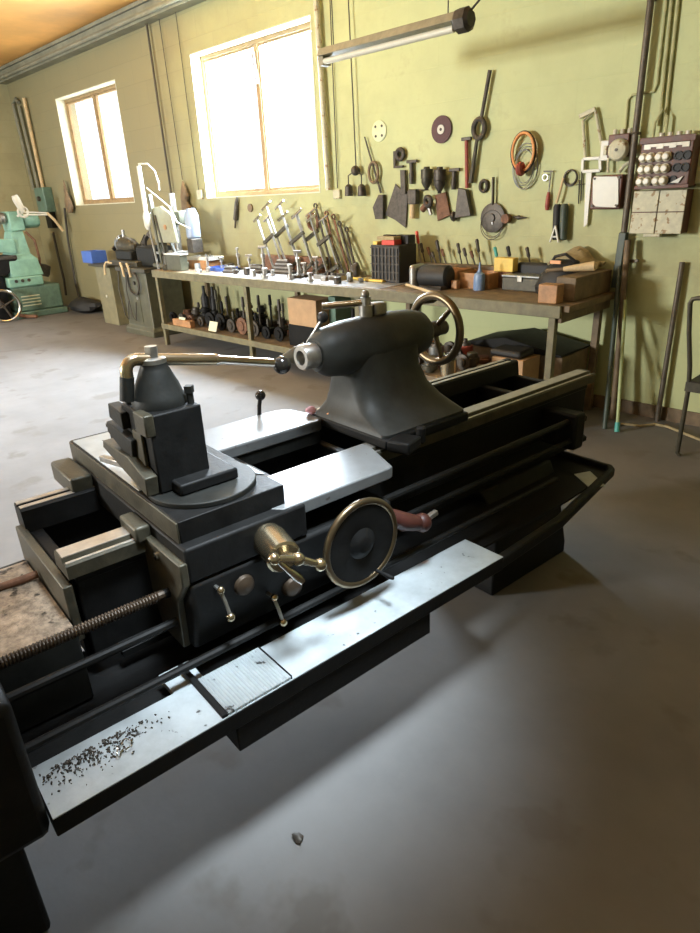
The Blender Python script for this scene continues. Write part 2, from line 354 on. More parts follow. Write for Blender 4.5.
a, b, c, d = GATE
g = struct(MB().box(XL-.12, XL+.02, a-.08, a, c, d+.08).box(XL-.12, XL+.02, b, b+.08, c, d+.08).box(XL-.12, XL+.02, a, b, d, d+.08).box(XL-.1, XL, (a+b)/2-.04, (a+b)/2+.04, c, d), 'door_1', 'frame')
for y0, y1 in ((a, (a+b)/2-.04), ((a+b)/2+.04, b)): MB().box(XL-.06, XL-.054, y0, y1, c, d).build('pane', 'glass', g)
# the boxed duct along the top of the long wall
struct(MB().box(XL, XR, YW-.15, YW, ZC-.20, ZC).box(XL, XR, YW-.19, YW-.15, ZC-.05, ZC-.01).cyl((XL, YW-.175, ZC-.15), (XR, YW-.175, ZC-.15), .028, seg=10), 'trim_1', 'trim')
struct(MB().box(-2.1, XR, YW-.014, YW, 0, .10), 'baseboard_back', 'wood')

# made-up body for the added spot: shade open towards the lathe
sh = thing('work_or_fill_lamp', 'added round enamel fill lamp hung unseen above the lathe operator', 'lamp', FILL_POS)
ax = (AIM-FILL_POS).normalized()
o = MB().loft([[tuple(ax*t + (Matrix.Rotation(2*PI*k/24, 3, ax) @ ax.orthogonal().normalized())*r) for k in range(24)] for t, r in ((-.16,.03),(-.15,.07),(-.05,.17),(.06,.235),(.065,.235),(-.045,.165),(-.14,.065))]).build('shade', 'white', sh)
MB().cyl(-ax*.15, (0,0,ZC-FILL_POS.z-.001), .012, seg=8).build('stem', 'cable', sh)

# ------------------------------------------------------------------ the big lathe, in its own axes: x = across (towards the operator), y = along, z = up
TH = .0932709
def lathe_pt(v, u, z): return (math.sin(TH)*u + math.cos(TH)*v, math.cos(TH)*u - math.sin(TH)*v, z)
AV, AZ = -1.84, 1.125                                         # spindle axis
lathe = thing('engine_lathe', 'big dark old metalworking lathe in the foreground with its tray', 'lathe', lathe_pt(-1.8, 1.3, 0), -TH)
def LP(name, mb, m, parent=None, bev=0):
    o = mb.build(name, m, parent or lathe, bev=bev)
    if parent is None: o.location = (1.8, -1.3, 0)
    return o
# bed
U0, U1 = .31, 2.87
mb = MB()
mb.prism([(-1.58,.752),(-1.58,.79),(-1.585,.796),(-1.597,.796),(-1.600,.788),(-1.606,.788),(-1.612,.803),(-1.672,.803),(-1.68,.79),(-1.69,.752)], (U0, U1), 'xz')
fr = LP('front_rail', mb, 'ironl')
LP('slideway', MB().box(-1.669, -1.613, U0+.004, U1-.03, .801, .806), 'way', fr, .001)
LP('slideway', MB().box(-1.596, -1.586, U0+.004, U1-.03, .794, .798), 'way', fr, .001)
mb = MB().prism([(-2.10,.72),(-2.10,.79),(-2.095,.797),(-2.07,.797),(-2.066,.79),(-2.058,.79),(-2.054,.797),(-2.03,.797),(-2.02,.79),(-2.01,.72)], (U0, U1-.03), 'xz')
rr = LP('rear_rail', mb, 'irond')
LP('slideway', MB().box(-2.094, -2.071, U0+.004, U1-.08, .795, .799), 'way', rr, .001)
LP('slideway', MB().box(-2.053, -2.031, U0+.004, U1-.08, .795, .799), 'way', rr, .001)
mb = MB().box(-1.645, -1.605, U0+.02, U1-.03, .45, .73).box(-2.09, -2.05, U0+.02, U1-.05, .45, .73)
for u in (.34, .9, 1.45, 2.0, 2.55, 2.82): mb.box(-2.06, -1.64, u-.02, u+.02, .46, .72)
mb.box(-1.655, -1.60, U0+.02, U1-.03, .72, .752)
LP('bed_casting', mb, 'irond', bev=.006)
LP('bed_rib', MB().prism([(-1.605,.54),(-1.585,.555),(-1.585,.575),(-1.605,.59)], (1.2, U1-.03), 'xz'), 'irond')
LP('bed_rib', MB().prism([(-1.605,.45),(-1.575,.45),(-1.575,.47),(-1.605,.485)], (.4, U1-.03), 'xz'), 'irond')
LP('end_plate', MB().box(-2.06, -1.58, .29, .315, .56, .735), 'ironl', bev=.004)
# gap below the headstock with chips
LP('gap_bed', MB().box(-2.02, -1.52, -1.15, .288, .41, .635), 'iron', bev=.006)
mb = MB()
for i in range(14):
    for j in range(26): pass
NX, NY = 14, 36; vs = []; fs = []
for j in range(NY):
    for i in range(NX):
        e = min(i, NX-1-i, j, NY-1-j) / 2.0
        vs.append((-2.00+.46*i/(NX-1), -.75+1.035*j/(NY-1), .636+min(1, e)*rnd.uniform(.001, .011)))
for j in range(NY-1):
    for i in range(NX-1): fs.append((j*NX+i, j*NX+i+1, (j+1)*NX+i+1, (j+1)*NX+i))
mb._add(vs, fs); tag(LP('chip_layer', mb, 'chips'), None, None, kind='stuff')
LP('gap_bolt', MB().cyl((-1.78, .13, .64), (-1.78, .13, .665), .018, seg=6), 'dark')
LP('tie_rod', MB().cyl((-1.86, -.6, .652), (-1.86, .285, .652), .012, seg=10), 'rust')
# lead screw, feed shaft and control rod
pr = [(0, .0135)]
n = 150
for k in range(n): pr += [(.02+k*.0085, .0135), (.02+k*.0085+.003, .0165), (.02+k*.0085+.006, .0135)]
pr.append((.02+n*.0085+.02, .0135))
LP('lead_screw', MB().rev((-1.465, -.80, .672), (0,1,0), pr, 10), 'screw')
LP('lead_screw_shaded', MB().cyl((-1.465, .51, .672), (-1.465, 2.46, .672), .0145, seg=10), 'irond')  # black stretch of the screw, its shade put into the colour
LP('feed_shaft', MB().cyl((-1.445, -.80, .585), (-1.445, 2.46, .585), .013, seg=10), 'irond')
LP('control_rod', MB().cyl((-1.335, .02, .515), (-1.335, 2.2, .515), .012, seg=10), 'irond')
LP('shaft_bracket', MB().box(-1.61, -1.42, 2.46, 2.54, .54, .71).cyl((-1.465, 2.54, .672), (-1.465, 2.57, .672), .03), 'irond', bev=.012)
LP('stop_lever', MB().tube([(-2.20,1.30,.80), (-2.205,1.31,.86), (-2.20,1.315,.895)], .009, 8).ball((-2.20,1.317,.905), .022), 'knob')
LP('drip_sheet', MB().prism([(-1.434,2.511), (-1.401,2.593), (-1.271,2.500), (-1.292,2.419)], (.4055, .4085), 'xy'), 'tray')
# headstock end
LP('head_cabinet', MB().box(-2.15, -1.283, -1.20, .018, 0, .42), 'irond', bev=.012)
LP('feed_gearbox', MB().box(-1.52, -1.16, -1.20, .075, .415, .78), 'irond', bev=.02)
hs = LP('headstock', MB().prism([(-2.14,.63),(-1.54,.63),(-1.52,.80),(-1.55,1.22),(-1.62,1.34),(-2.02,1.34),(-2.12,1.24)], (-1.18, -.52), 'xz'), 'iron', bev=.03)
LP('chuck', MB().rev((AV, -.52, AZ), (0,1,0), [(0,.09),(.04,.09),(.05,.15),(.16,.15),(.17,.14),(.17,.03)], 28), 'steel', hs)
# tailstock end foot
LP('tail_foot', MB().loft([[(-2.08,1.93,0),(-1.43,1.93,0),(-1.43,2.49,0),(-2.08,2.49,0)], [(-2.08,1.93,.06),(-1.43,1.93,.06),(-1.43,2.49,.06),(-2.08,2.49,.06)], [(-2.04,2.0,.34),(-1.47,2.0,.34),(-1.47,2.46,.34),(-2.04,2.46,.34)], [(-2.06,1.97,.455),(-1.55,1.97,.455),(-1.55,2.49,.455),(-2.06,2.49,.455)]]), 'irond', bev=.008)
# chip tray: sheet pan with a wide flat front shelf
ZT = .47
tr = LP('chip_tray', MB().prism([(-1.75,.03),(-1.305,.03),(-1.305,2.2),(-1.33,2.69),(-1.75,2.69)], (.395, .405), 'xy'), 'irond')
LP('tray_rim', MB().prism([(-1.175,1.60),(-1.20,2.06),(-1.315,2.66),(-1.345,2.69),(-1.75,2.69),(-1.75,2.66),(-1.36,2.66),(-1.34,2.64),(-1.235,2.05),(-1.21,1.60)], (.385, .43), 'xy'), 'irond', tr, .008)
LP('front_shelf', MB().box(-1.32, -1.145, .078, 1.60, ZT-.052, ZT-.002), 'irond', tr, .003)
LP('shelf_sheet', MB().box(-1.318, -1.147, .08, 1.598, ZT-.002, ZT), 'tray', tr)
LP('shelf_box', MB().box(-1.32, -1.15, .52, 1.235, .335, ZT-.052), 'irond', tr, .004)
LP('tread_plate', MB().box(-1.314, -1.150, .505, .695, ZT, ZT+.009), 'ribbed', tr, .001)
LP('tread_edge', MB().box(-1.314, -1.150, .696, .699, ZT, ZT+.011), 'irond', tr)
LP('tread_strip', MB().box(-1.40, -1.15, .488, .504, ZT-.001, ZT+.010), 'irond', tr, .002)
LP('rear_shelf', MB().box(-1.425, -1.325, .44, .53, ZT-.03, ZT-.012), 'tray', tr)
# carriage
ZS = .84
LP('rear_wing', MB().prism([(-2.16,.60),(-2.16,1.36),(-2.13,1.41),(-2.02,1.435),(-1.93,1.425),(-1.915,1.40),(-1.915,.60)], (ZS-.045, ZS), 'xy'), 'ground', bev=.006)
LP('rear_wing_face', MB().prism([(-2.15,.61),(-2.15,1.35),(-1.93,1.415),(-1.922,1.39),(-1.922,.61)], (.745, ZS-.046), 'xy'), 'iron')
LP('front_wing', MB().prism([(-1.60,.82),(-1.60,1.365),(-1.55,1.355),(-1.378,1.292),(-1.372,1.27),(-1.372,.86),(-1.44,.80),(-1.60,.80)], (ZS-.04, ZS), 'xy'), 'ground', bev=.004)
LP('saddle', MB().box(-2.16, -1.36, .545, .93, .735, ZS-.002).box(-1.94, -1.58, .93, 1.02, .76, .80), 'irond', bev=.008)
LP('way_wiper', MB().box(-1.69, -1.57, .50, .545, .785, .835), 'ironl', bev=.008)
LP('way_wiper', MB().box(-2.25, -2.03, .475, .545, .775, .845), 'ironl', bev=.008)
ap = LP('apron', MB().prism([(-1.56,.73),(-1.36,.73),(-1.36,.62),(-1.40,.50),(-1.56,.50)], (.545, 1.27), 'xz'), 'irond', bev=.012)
LP('apron_edge', MB().prism([(-1.60,.80),(-1.36,.80),(-1.36,.735),(-1.42,.66),(-1.43,.50),(-1.56,.50),(-1.60,.62)], (.525, .548), 'xz'), 'ironl', bev=.004)
LP('screw_cap', MB().cyl((-1.50,.527,.77), (-1.50,.517,.77), .012, seg=6), 'chrome', ap)
# cross slide and compound
cs = LP('cross_slide', MB().box(-2.255, -1.40, .557, .885, .815, .90), 'irond', bev=.003)  # black colour carries the shade on its top and front
LP('lit_slide_face', MB().box(-2.253, -1.402, .552, .557, .818, .897), 'ironl', cs, .002)  # lighter plate stands in for light on the left face
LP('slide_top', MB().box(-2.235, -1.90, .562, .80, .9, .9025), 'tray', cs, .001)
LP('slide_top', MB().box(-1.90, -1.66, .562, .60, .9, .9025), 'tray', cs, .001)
LP('lit_corner', MB().prism([(-1.60,.885),(-1.60,.83),(-1.50,.885)], (.9, .9025), 'xy'), 'tray', cs)  # pale triangle painting the lit corner of the slab
LP('compound_swivel', MB().cyl((-1.565,.715,.90), (-1.565,.715,.916), .155, seg=40), 'iron', bev=.003)
LP('compound_slide', MB().box(-1.80, -1.50, .62, .80, .9165, .95), 'irond', bev=.006)
# tool post with its stepped holders
PU, PV = .662, -1.648
tp = LP('tool_post', MB().box(-1.742, -1.555, .585, .74, .917, 1.142), 'irond', bev=.005)
LP('clamp_plate', MB().box(-1.625, -1.552, .572, .60, 1.085, 1.146), 'ironl', tp, .004)
LP('tool_holder', MB().prism([(-1.80,1.09),(-1.70,1.075),(-1.70,1.125),(-1.79,1.135)], (.565, .60), 'xz'), 'iron', tp, .003)
LP('tool_holder', MB().prism([(-1.825,1.04),(-1.66,.985),(-1.64,1.06),(-1.82,1.075)], (.560, .60), 'xz'), 'iron', tp, .003)
LP('tool_holder', MB().prism([(-1.86,.985),(-1.56,.92),(-1.555,.975),(-1.66,1.01),(-1.85,1.01)], (.548, .584), 'xz'), 'ironl', tp, .003)
LP('post_pillar', MB().box(-1.66, -1.60, .574, .584, .98, 1.085), 'ironl', tp, .003)
LP('cutting_tool', MB().bar((-1.74,.57,.955), (-1.88,.545,.945), .02, .018), 'steel', tp, .002)
for v, u in ((-1.585,.725), (-1.715,.60), (-1.715,.725)):
    LP('clamp_bolt', MB().cyl((v,u,1.142), (v,u,1.175), .010, seg=10).cyl((v,u,1.172), (v,u,1.192), .015, seg=4), 'iron', tp)
cone = LP('clamp_cone', MB().rev((PV,PU,1.142), (0,0,1), [(0,.075),(.018,.075),(.03,.068),(.06,.058),(.10,.040),(.108,.036),(.116,.036)], 32), 'iron')
LP('clamp_flange', MB().rev((PV,PU,1.258), (0,0,1), [(0,.036),(.012,.036),(.016,.028)], 24).cyl((PV,PU,1.272), (PV,PU,1.303), .018, seg=6), 'steel', cone)
# clamp lever: socket, bent arm, ball
p_s = (0.572,1.170); p_b = (0.584,1.231); p_c = (0.616,1.275); p_m = (0.850,1.231); p_e = (1.044,1.184); p_k = (1.076,1.171)
q = lambda p: (PV, p[0], p[1])
bend = [(p_b[0]*(1-s)**2+2*s*(1-s)*(p_b[0]-.002)+p_c[0]*s*s, p_b[1]*(1-s)**2+2*s*(1-s)*(p_c[1]+.002)+p_c[1]*s*s) for s in (0,.2,.4,.6,.8,1)]
lv = LP('clamp_lever', MB().tube([q(p) for p in bend]+[q(p_m)], .0170, 14), 'brass')
LP('lever_socket', MB().cyl(q(p_s), q((p_b[0], p_b[1]+.002)), .019, seg=14), 'iron', lv)
LP('lever_rod', MB().cyl(q(p_m), q(p_e), .0130, seg=12).cyl(q((p_m[0]-.006, p_m[1])), q((p_m[0]+.004, p_m[1])), .0185, seg=12), 'chrome', lv)
LP('ball_knob', MB().ball(q(p_k), .029, 20), 'knob', lv)
# cross-feed dial with its ball crank
dl = LP('cross_feed_dial', MB().rev((-1.42, .80, .79), (1, -.16, -.13), [(0,.030),(.055,.030),(.058,.044),(.075,.044),(.08,.049),(.165,.049),(.17,.042)], 32), 'brass')
BP_ = [(-1.205,.713,.812), (-1.20,.782,.785), (-1.20,.851,.738)]
ck = LP('ball_crank', MB().tube([BP_[0], BP_[1], BP_[2]], [.009,.012,.009], 10).cyl((-1.26,.775,.772), BP_[1], .014, seg=10), 'brass')
for p, r in zip(BP_, (.017, .019, .019)): LP('crank_ball', MB().ball(p, r), 'brass', ck)
LP('crank_handle', MB().rev((-1.205,.725,.80), (.15,.62,-.86), [(0,.007),(.03,.009),(.08,.013),(.10,.010)], 12), 'chrome', ck)
# apron levers and knobs
for u, z in ((.615,.70), (.775,.60)):
    l = LP('engage_lever', MB().tube([(-1.375,u,z), (-1.335,u,z), (-1.32,u+.004,z-.035), (-1.31,u+.008,z-.075)], .0055, 8), 'steel', ap)
    LP('lever_ball', MB().ball((-1.33,u,z+.002), .011), 'brass', l); LP('lever_ball', MB().ball((-1.31,u+.008,z-.078), .013), 'brass', l)
for u, z in ((.70,.665), (.86,.585)):
    LP('dome_knob', MB().rev((-1.395,u,z), (1,0,0), [(0,.034),(.03,.034),(.045,.028),(.055,.012)], 20), 'screw', ap)
# apron hand wheel
wc = (-1.25, 1.055, .695)
hw = LP('hand_wheel', MB().rev((wc[0]-.03, wc[1], wc[2]), (1,0,0), [(0,.03),(.002,.06),(.006,.130),(.020,.134),(.022,.10),(.018,.05),(.032,.03),(.036,.02)], 40), 'irond')
LP('wheel_rim', MB().ring((wc[0]-.015, wc[1], wc[2]), (1,0,0), .134, .011, 44, 12), 'rim', hw)
LP('wheel_hub', MB().cyl((-1.37, wc[1], wc[2]), (wc[0]-.03, wc[1], wc[2]), .032), 'iron', hw)
LP('wheel_handle', MB().rev((wc[0]-.01, wc[1]+.05, wc[2]-.115), (1,.1,0), [(0,.005),(.03,.006),(.06,.007),(.07,.005)], 12), 'irond', hw)
# red-brown gear lever beyond the wheel
gl = LP('gear_lever', MB().tube([(-1.37,1.16,.735), (-1.33,1.20,.715), (-1.31,1.28,.665), (-1.30,1.33,.645)], [.022,.026,.032,.026], 12), 'redbrown')
LP('lever_grip', MB().ball((-1.30,1.35,.64), .033, 14), 'redbrown', gl)
LP('lever_pointer', MB().bar((-1.30,1.365,.645), (-1.30,1.42,.655), .018, .018), 'steel', gl, .003)
# tailstock
def rrect(cv, cu, hv, hu, z, n=6, k=.45):
    r = min(hv, hu)*k*2*.5; pts = []
    for sx, sy, a0 in ((1,1,0), (-1,1,PI/2), (-1,-1,PI), (1,-1,1.5*PI)):
        for i in range(n): a = a0+PI/2*i/(n-1); pts.append((cv+sx*(hv-r)+r*math.cos(a), cu+sy*(hu-r)+r*math.sin(a), z))
    return pts
def sec(v0, v1, u0, u1, z, k): return rrect((v0+v1)/2, (u0+u1)/2, (v1-v0)/2, (u1-u0)/2, z, 6, k)
ts = LP('tailstock', MB().loft([sec(-1.99,-1.56,1.43,1.87,.812,.12), sec(-1.99,-1.56,1.43,1.87,.855,.12), sec(-1.985,-1.60,1.44,1.87,.872,.25), sec(-1.98,-1.66,1.455,1.87,.90,.45), sec(-1.97,-1.71,1.465,1.85,.95,.6), sec(-1.95,-1.735,1.465,1.83,1.02,.75), sec(-1.945,-1.735,1.46,1.83,1.08,.85), sec(-1.94,-1.74,1.45,1.86,1.13,.9)])
    .rev((AV,1.345,AZ), (0,1,0), [(0,.060),(.02,.075),(.05,.090),(.14,.103),(.26,.106),(.40,.104),(.48,.098),(.54,.084),(.57,.06),(.58,.03)], 40), 'ironm')
LP('base_step', MB().box(-2.0, -1.55, 1.425, 1.875, .806, .845), 'irond', ts, .008)
LP('clamp_block', MB().box(-1.56, -1.47, 1.43, 1.53, .806, .85, R3(0,0,.3)).cyl((-1.51,1.56,.81), (-1.51,1.56,.875), .018), 'irond', ts, .008)
LP('quill', MB().rev((AV,1.345,AZ), (0,-1,0), [(0,.046),(.055,.046),(.062,.042),(.0621,.027),(.03,.022)], 28), 'steel', ts)
LP('nose_lug', MB().rev((AV-.075,1.36,AZ-.01), (-.55,-.72,-.12), [(0,.045),(.04,.034),(.085,.014)], 16), 'ironl', ts)
LP('name_plate', MB().box(AV+.098, AV+.103, 1.58, 1.70, 1.045, 1.085), 'iron', ts, .001)
ql = LP('quill_lock', MB().tube([(AV-.07,1.37,AZ+.03), (AV-.03,1.385,AZ+.085), (AV-.01,1.395,AZ+.115)], .008, 8), 'steel', ts)
LP('ball_knob', MB().ball((AV-.005,1.397,AZ+.128), .020), 'black', ql)
cl = LP('clamp_stud', MB().cyl((AV,1.60,AZ+.10), (AV,1.60,AZ+.145), .026, seg=16).cyl((AV,1.60,AZ+.14), (AV,1.60,AZ+.175), .020, seg=8).ball((AV,1.60,AZ+.185), .016), 'steel', ts)
e = (-1.930,1.461)
LP('clamp_handle', MB().cyl((AV,1.60,AZ+.155), (e[0],e[1],1.275), .0125, seg=12), 'brass', cl)
LP('clamp_cap', MB().box(AV-.02, AV+.03, 1.625, 1.685, AZ+.10, AZ+.15), 'steel', ts, .008)
WU = 1.985
tw = LP('tailstock_wheel', MB().ring((AV,WU,AZ-.005), (0,1,0), .138, .0170, 44, 12), 'rim', ts)
LP('wheel_hub', MB().rev((AV,1.93,AZ-.005), (0,1,0), [(0,.034),(.06,.034),(.065,.03),(.11,.03),(.115,.018)], 20), 'dark', ts)
for k in range(3):
    a = PI/2-.75+k*2*PI/3
    LP('spoke', MB().cyl((AV+.028*math.cos(a),WU-.005,AZ-.005+.028*math.sin(a)), (AV+.13*math.cos(a),WU,AZ-.005+.13*math.sin(a)), .012, .009, 10), 'rim', ts)
LP('wheel_handle', MB().rev((AV-.085,WU+.005,AZ+.10), (0,1,0), [(0,.008),(.02,.012),(.07,.015),(.09,.009)], 12), 'dark', ts)
# loose things on the lathe
tag(MB().rev(lathe_pt(*(-2.134,0.667), .903), (0,0,1), [(0,.006),(.05,.006),(.052,.014),(.062,.014)], 8).build('loose_bolt', 'dark'), 'small dark bolt standing upright on the lathe cross slide', 'bolt')
def swarf(v, u, s, name, label):
    pts = [lathe_pt(v+s*math.cos(t*1.1)*(.6+.04*t), u+s*math.sin(t*.9)*.9, ZT+.006+.0035*(1+math.sin(t*5))) for t in [i*.12 for i in range(60)]]
    tag(MB().tube(pts, .0016, 5).build(name, 'chrome'), label, 'metal chip')
swarf(-1.225, .265, .024, 'curled_chip', 'bright curled metal turning lying near the left end of the tray shelf')
mb = MB()
for i in range(420):
    g = rnd.gauss(0, 1); v = -1.285+abs(rnd.gauss(0, .035)); u = .20+rnd.gauss(0, .075)
    if v > -1.16 or u < .09: continue
    s = rnd.uniform(.001, .0032); p = lathe_pt(v, u, ZT+.002+s*.4)
    mb.box(p[0]-s, p[0]+s, p[1]-s*.5, p[1]+s*.5, p[2]-s*.5, p[2]+s*.5, R3(rnd.uniform(-.5,.5), 0, rnd.uniform(0, 3)))
tag(mb.build('metal_chips', 'dark'), 'scatter of dark metal chips on the left end of the tray shelf', 'metal chips', kind='stuff')
for (x, y), m, nm, lb, ct in (((-2.007,1.431), 'pink', 'crumpled_rag', 'small pinkish rag on the carriage wing beside the tailstock', 'rag'), ((-1.968,1.458), 'white', 'crumpled_rag', 'small white rag scrap between the pink rag and the tailstock', 'rag'), ((-1.902,1.452), 'orange', 'brass_plug', 'tiny orange brass plug lying in front of the tailstock', 'plug')):
    c = lathe_pt(x, y, .842+.014)
    tag(MB().blob(c, .026, .022, .016, int(x*99), 9).build(nm, m), lb, ct)
c = lathe_pt(-1.25, .42, .842)
tag(MB().blob((*(-1.007,0.714), .008), .022, .012, .008, 4).build('dirt_lump', 'dark'), 'small lump of dirt on the bare floor in front of the tray', 'dirt')

# ------------------------------------------------------------------ the long workbench
BH, BY0, BY1 = .92, 4.02, 4.80
bx0, bx1 = (-7.472,4.020,0.923)[0], (-2.038,4.020,0.917)[0]
bench = thing('workbench', 'long workbench of grimy boards standing along the green wall under the window', 'workbench', ((bx0+bx1)/2, (BY0+BY1)/2, 0))
def BP(name, mb, m, parent=None, bev=0):
    o = mb.build(name, m, parent or bench, bev=bev)
    if parent is None: o.location = (-(bx0+bx1)/2, -(BY0+BY1)/2, 0)
    return o
BP('bench_top', MB().box(bx0, bx1+.05, BY0+.03, BY1, BH-.045, BH-.0008), 'wood', bev=.004)
BP('front_board', MB().box(bx0, bx1, BY0, BY0+.029, BH-.085, BH-.0012), 'woodl', bev=.004)
BP('end_board', MB().box(bx1-.03, bx1, BY0+.03, BY1, BH-.12, BH-.045), 'wood', bev=.003)
xs_leg = ((-7.412,4.030,0.863)[0]+.02, (-5.578,4.030,0.799)[0], -3.95, (-2.097,4.030,0.822)[0])
for x in xs_leg:
    BP('leg', MB().box(x-.025, x+.025, BY0+.005, BY0+.055, 0, BH-.085), 'woodl', bev=.003)
    BP('leg', MB().box(x-.025, x+.025, BY1-.08, BY1-.03, 0, BH-.045), 'wood', bev=.003)
SH = .27
BP('lower_shelf', MB().box(bx0+.03, -3.9, BY0+.02, BY1-.03, SH-.035, SH-.0008), 'wood', bev=.003)
BP('shelf_edge', MB().box(bx0+.05, -3.9, BY0-.005, BY0+.019, SH-.06, SH+.005), 'woodl', bev=.003)
for x in xs_leg[:3]: BP('shelf_rail', MB().box(x-.02, x+.02, BY0+.055, BY1-.08, SH-.075, SH-.036), 'wood')
tag(MB().box(-6.35, -3.72, BY0+.05, BY0+.60, BH, BH+.003).build('steel_sheet', 'sheet'), 'pale blue-grey steel sheet covering the middle of the long workbench', 'steel sheet')
def put(px, py, z=BH): return (px, py, z)

# --- clamps with T handles and posts on the bench (small upright tool stands)
def stand(p, h, r, label, grp='small upright clamping stands on the bench', z=BH+.003, m='steel'):
    x, y = p; t = thing('clamping_stand', label, 'clamp stand', (x, y, z), rnd.uniform(0, 3), grp)
    MB().box(-r*1.5, r*1.5, -r, r, 0, r*.7).build('base', 'dark', t, bev=.003)
    MB().rev((0,0,r*.7), (0,0,1), [(0,r*.7),(.015,r*.7),(.02,r*.42),(h*.5,r*.42),(h*.52,r*.75),(h*.66,r*.75),(h*.68,r*.35),(h-r*.7,r*.35)], 12).build('post', m, t)
    MB().cyl((-r*1.2,0,h), (r*1.2,0,h), r*.42, seg=10).build('cross_handle', m, t)
    return t
for (x, y), h, r, l in (((-6.371,4.550), .23, .032, 'leftmost tall clamping stand, in front of the blue tray'), ((-6.059,4.475), .17, .030, 'short clamping stand just right of the leftmost tall one'),
    ((-5.703,4.400), .27, .036, 'tallest clamping stand, below the leaning clamps'), ((-5.010,4.295), .25, .034, 'clamping stand on the left part of the steel sheet'),
    ((-5.016,4.381), .13, .030, 'squat clamping stand between two taller ones on the steel sheet'), ((-4.961,4.496), .18, .032, 'rightmost clamping stand, at the middle of the steel sheet'),
    ((-7.518,4.475), .15, .028, 'small clamping stand beside the foot of the drill press'), ((-7.171,4.502), .12, .028, 'low clamping stand before the orange-brown wooden box'), ((-6.495,4.400), .14, .028, 'clamping stand in front of the left half of the blue tray')):
    stand((x, y), h, r, l)
# --- trays and plates
def part_tray(p, w, d, rz, m, label, parts, mp='steel', z=BH):
    t = thing('parts_tray', label, 'tray', (p[0], p[1], z), rz)
    MB().box(-w/2, w/2, -d/2, d/2, 0, .006).build('tray_floor', m, t)
    MB().box(-w/2, w/2, -d/2, -d/2+.008, .006, .04).box(-w/2, w/2, d/2-.008, d/2, .006, .04).box(-w/2, -w/2+.008, -d/2+.008, d/2-.008, .006, .04).box(w/2-.008, w/2, -d/2+.008, d/2-.008, .006, .04).build('tray_side', m, t)
    c, s = math.cos(rz), math.sin(rz)
    for i in range(parts):
        a, b = rnd.uniform(-w*.36, w*.36), rnd.uniform(-d*.32, d*.32); r = rnd.uniform(.014, .024)
        o = MB().rev((0,0,0), (0,0,1), [(0,r),(.012,r),(.016,r*.6),(rnd.uniform(.03,.06),r*.6)], 10).build('turned_part', mp, None, org=(0,0,0))
        o.location = (p[0]+a*c-b*s, p[1]+a*s+b*c, z+.006); tag(o, 'small turned steel part lying in the ' + label.split(' on ')[0], 'machine part', 'small turned parts in trays on the bench')
part_tray((-6.946,4.475), .44, .22, .1, 'white', 'white tray of small parts on a wooden box left of the blue tray', 7, z=1.02)
x, y = (-6.946,4.475)
tag(MB().box(x-.2, x+.2, y-.11, y+.11, BH, 1.018).build('wooden_box', 'oak', bev=.004), 'orange-brown wooden box carrying the white parts tray on the bench', 'box')
part_tray((-6.483,4.400), .36, .20, -.1, 'blue', 'blue tray of small parts on the bench before the tall window', 6)
part_tray((-4.620,4.400), .36, .18, .05, 'steel', 'flat steel tray of small bits on the steel sheet near the yellow wrenches', 8, 'dark', z=BH+.003)
for (x, y), w, n, l in (((-5.820,4.403), .26, 5, 'stack of flat steel bars between the short and the tallest clamping stand'), ((-5.470,4.475), .30, 8, 'thick stack of dark steel plates right of the tallest clamping stand'), ((-6.135,4.266), .18, 4, 'low stack of steel strips left of the leftmost tall clamping stand')):
    t = thing('steel_stack', l, 'steel bars', (x, max(y, 4.12), BH+.004), .08)
    for k in range(n): MB().box(-w/2+.01*k, w/2-.012*k, -.05+.006*k, .05-.004*k, .018*k, .018*k+.016).build('steel_bar', 'steel' if k % 2 else 'dark', t, bev=.002)
# --- screw clamps leaning on the wall: two parallel spindles, jaws, T handles
def screw_clamp(p, a, L, w, label, tilt=.28):
    t = thing('screw_clamp', label, 'clamp', p, 0, 'steel screw clamps leaning below the window')
    Rm = R3(-tilt, 0, 0) @ Matrix.Rotation(a, 3, 'Y')
    def P(x, z): return tuple(Rm @ Vector((x, 0, z)))
    MB().bar(P(-w/2,0), P(-w/2,L), .018, .018).build('bar', 'steel', t)
    MB().bar(P(w/2,0), P(w/2,L*.86), .018, .018).build('bar', 'steel', t)
    MB().bar(P(-w*.62,L*.05), P(w*.62,L*.05), .03, .035).build('jaw', 'ironl', t, bev=.003)
    MB().bar(P(-w*.62,L*.55), P(w*.62,L*.55), .03, .035).build('jaw', 'ironl', t, bev=.003)
    MB().bar(P(-w*.95,L), P(-w*.05,L), .022, .022).build('cross_handle', 'chrome', t, bev=.003)
    MB().cyl(P(w*.1,L*.86), P(w*.95,L*.86), .010, seg=8).build('cross_handle', 'chrome', t)
for p, q, w, l in (((-5.602,4.520,1.032), (-5.916,4.520,1.489), .15, 'leftmost screw clamp of the leaning cluster below the window'), ((-5.429,4.600,1.031), (-5.839,4.600,1.625), .19, 'tallest screw clamp of the leaning cluster, second from the left'),
    ((-5.083,4.480,1.054), (-5.406,4.480,1.515), .19, 'middle screw clamp of the leaning cluster'), ((-5.002,4.600,1.045), (-5.323,4.600,1.537), .19, 'fourth screw clamp from the left in the leaning cluster'), ((-4.719,4.500,1.065), (-5.002,4.500,1.481), .16, 'rightmost screw clamp of the leaning cluster, before the spanner bundle')):
    dx, dz = q[0]-p[0], q[2]-(BH+.02)
    screw_clamp((p[0], p[1], BH+.045), math.atan2(dx, dz), math.hypot(dx, dz), w, l, .12)
tag(MB().box((-6.065,4.660,1.003)[0], (-5.052,4.660,1.038)[0], 4.66, 4.76, BH, BH+.16).build('steel_block', 'rust', bev=.006), 'low dark rusty block on the bench behind the leaning screw clamps', 'block')
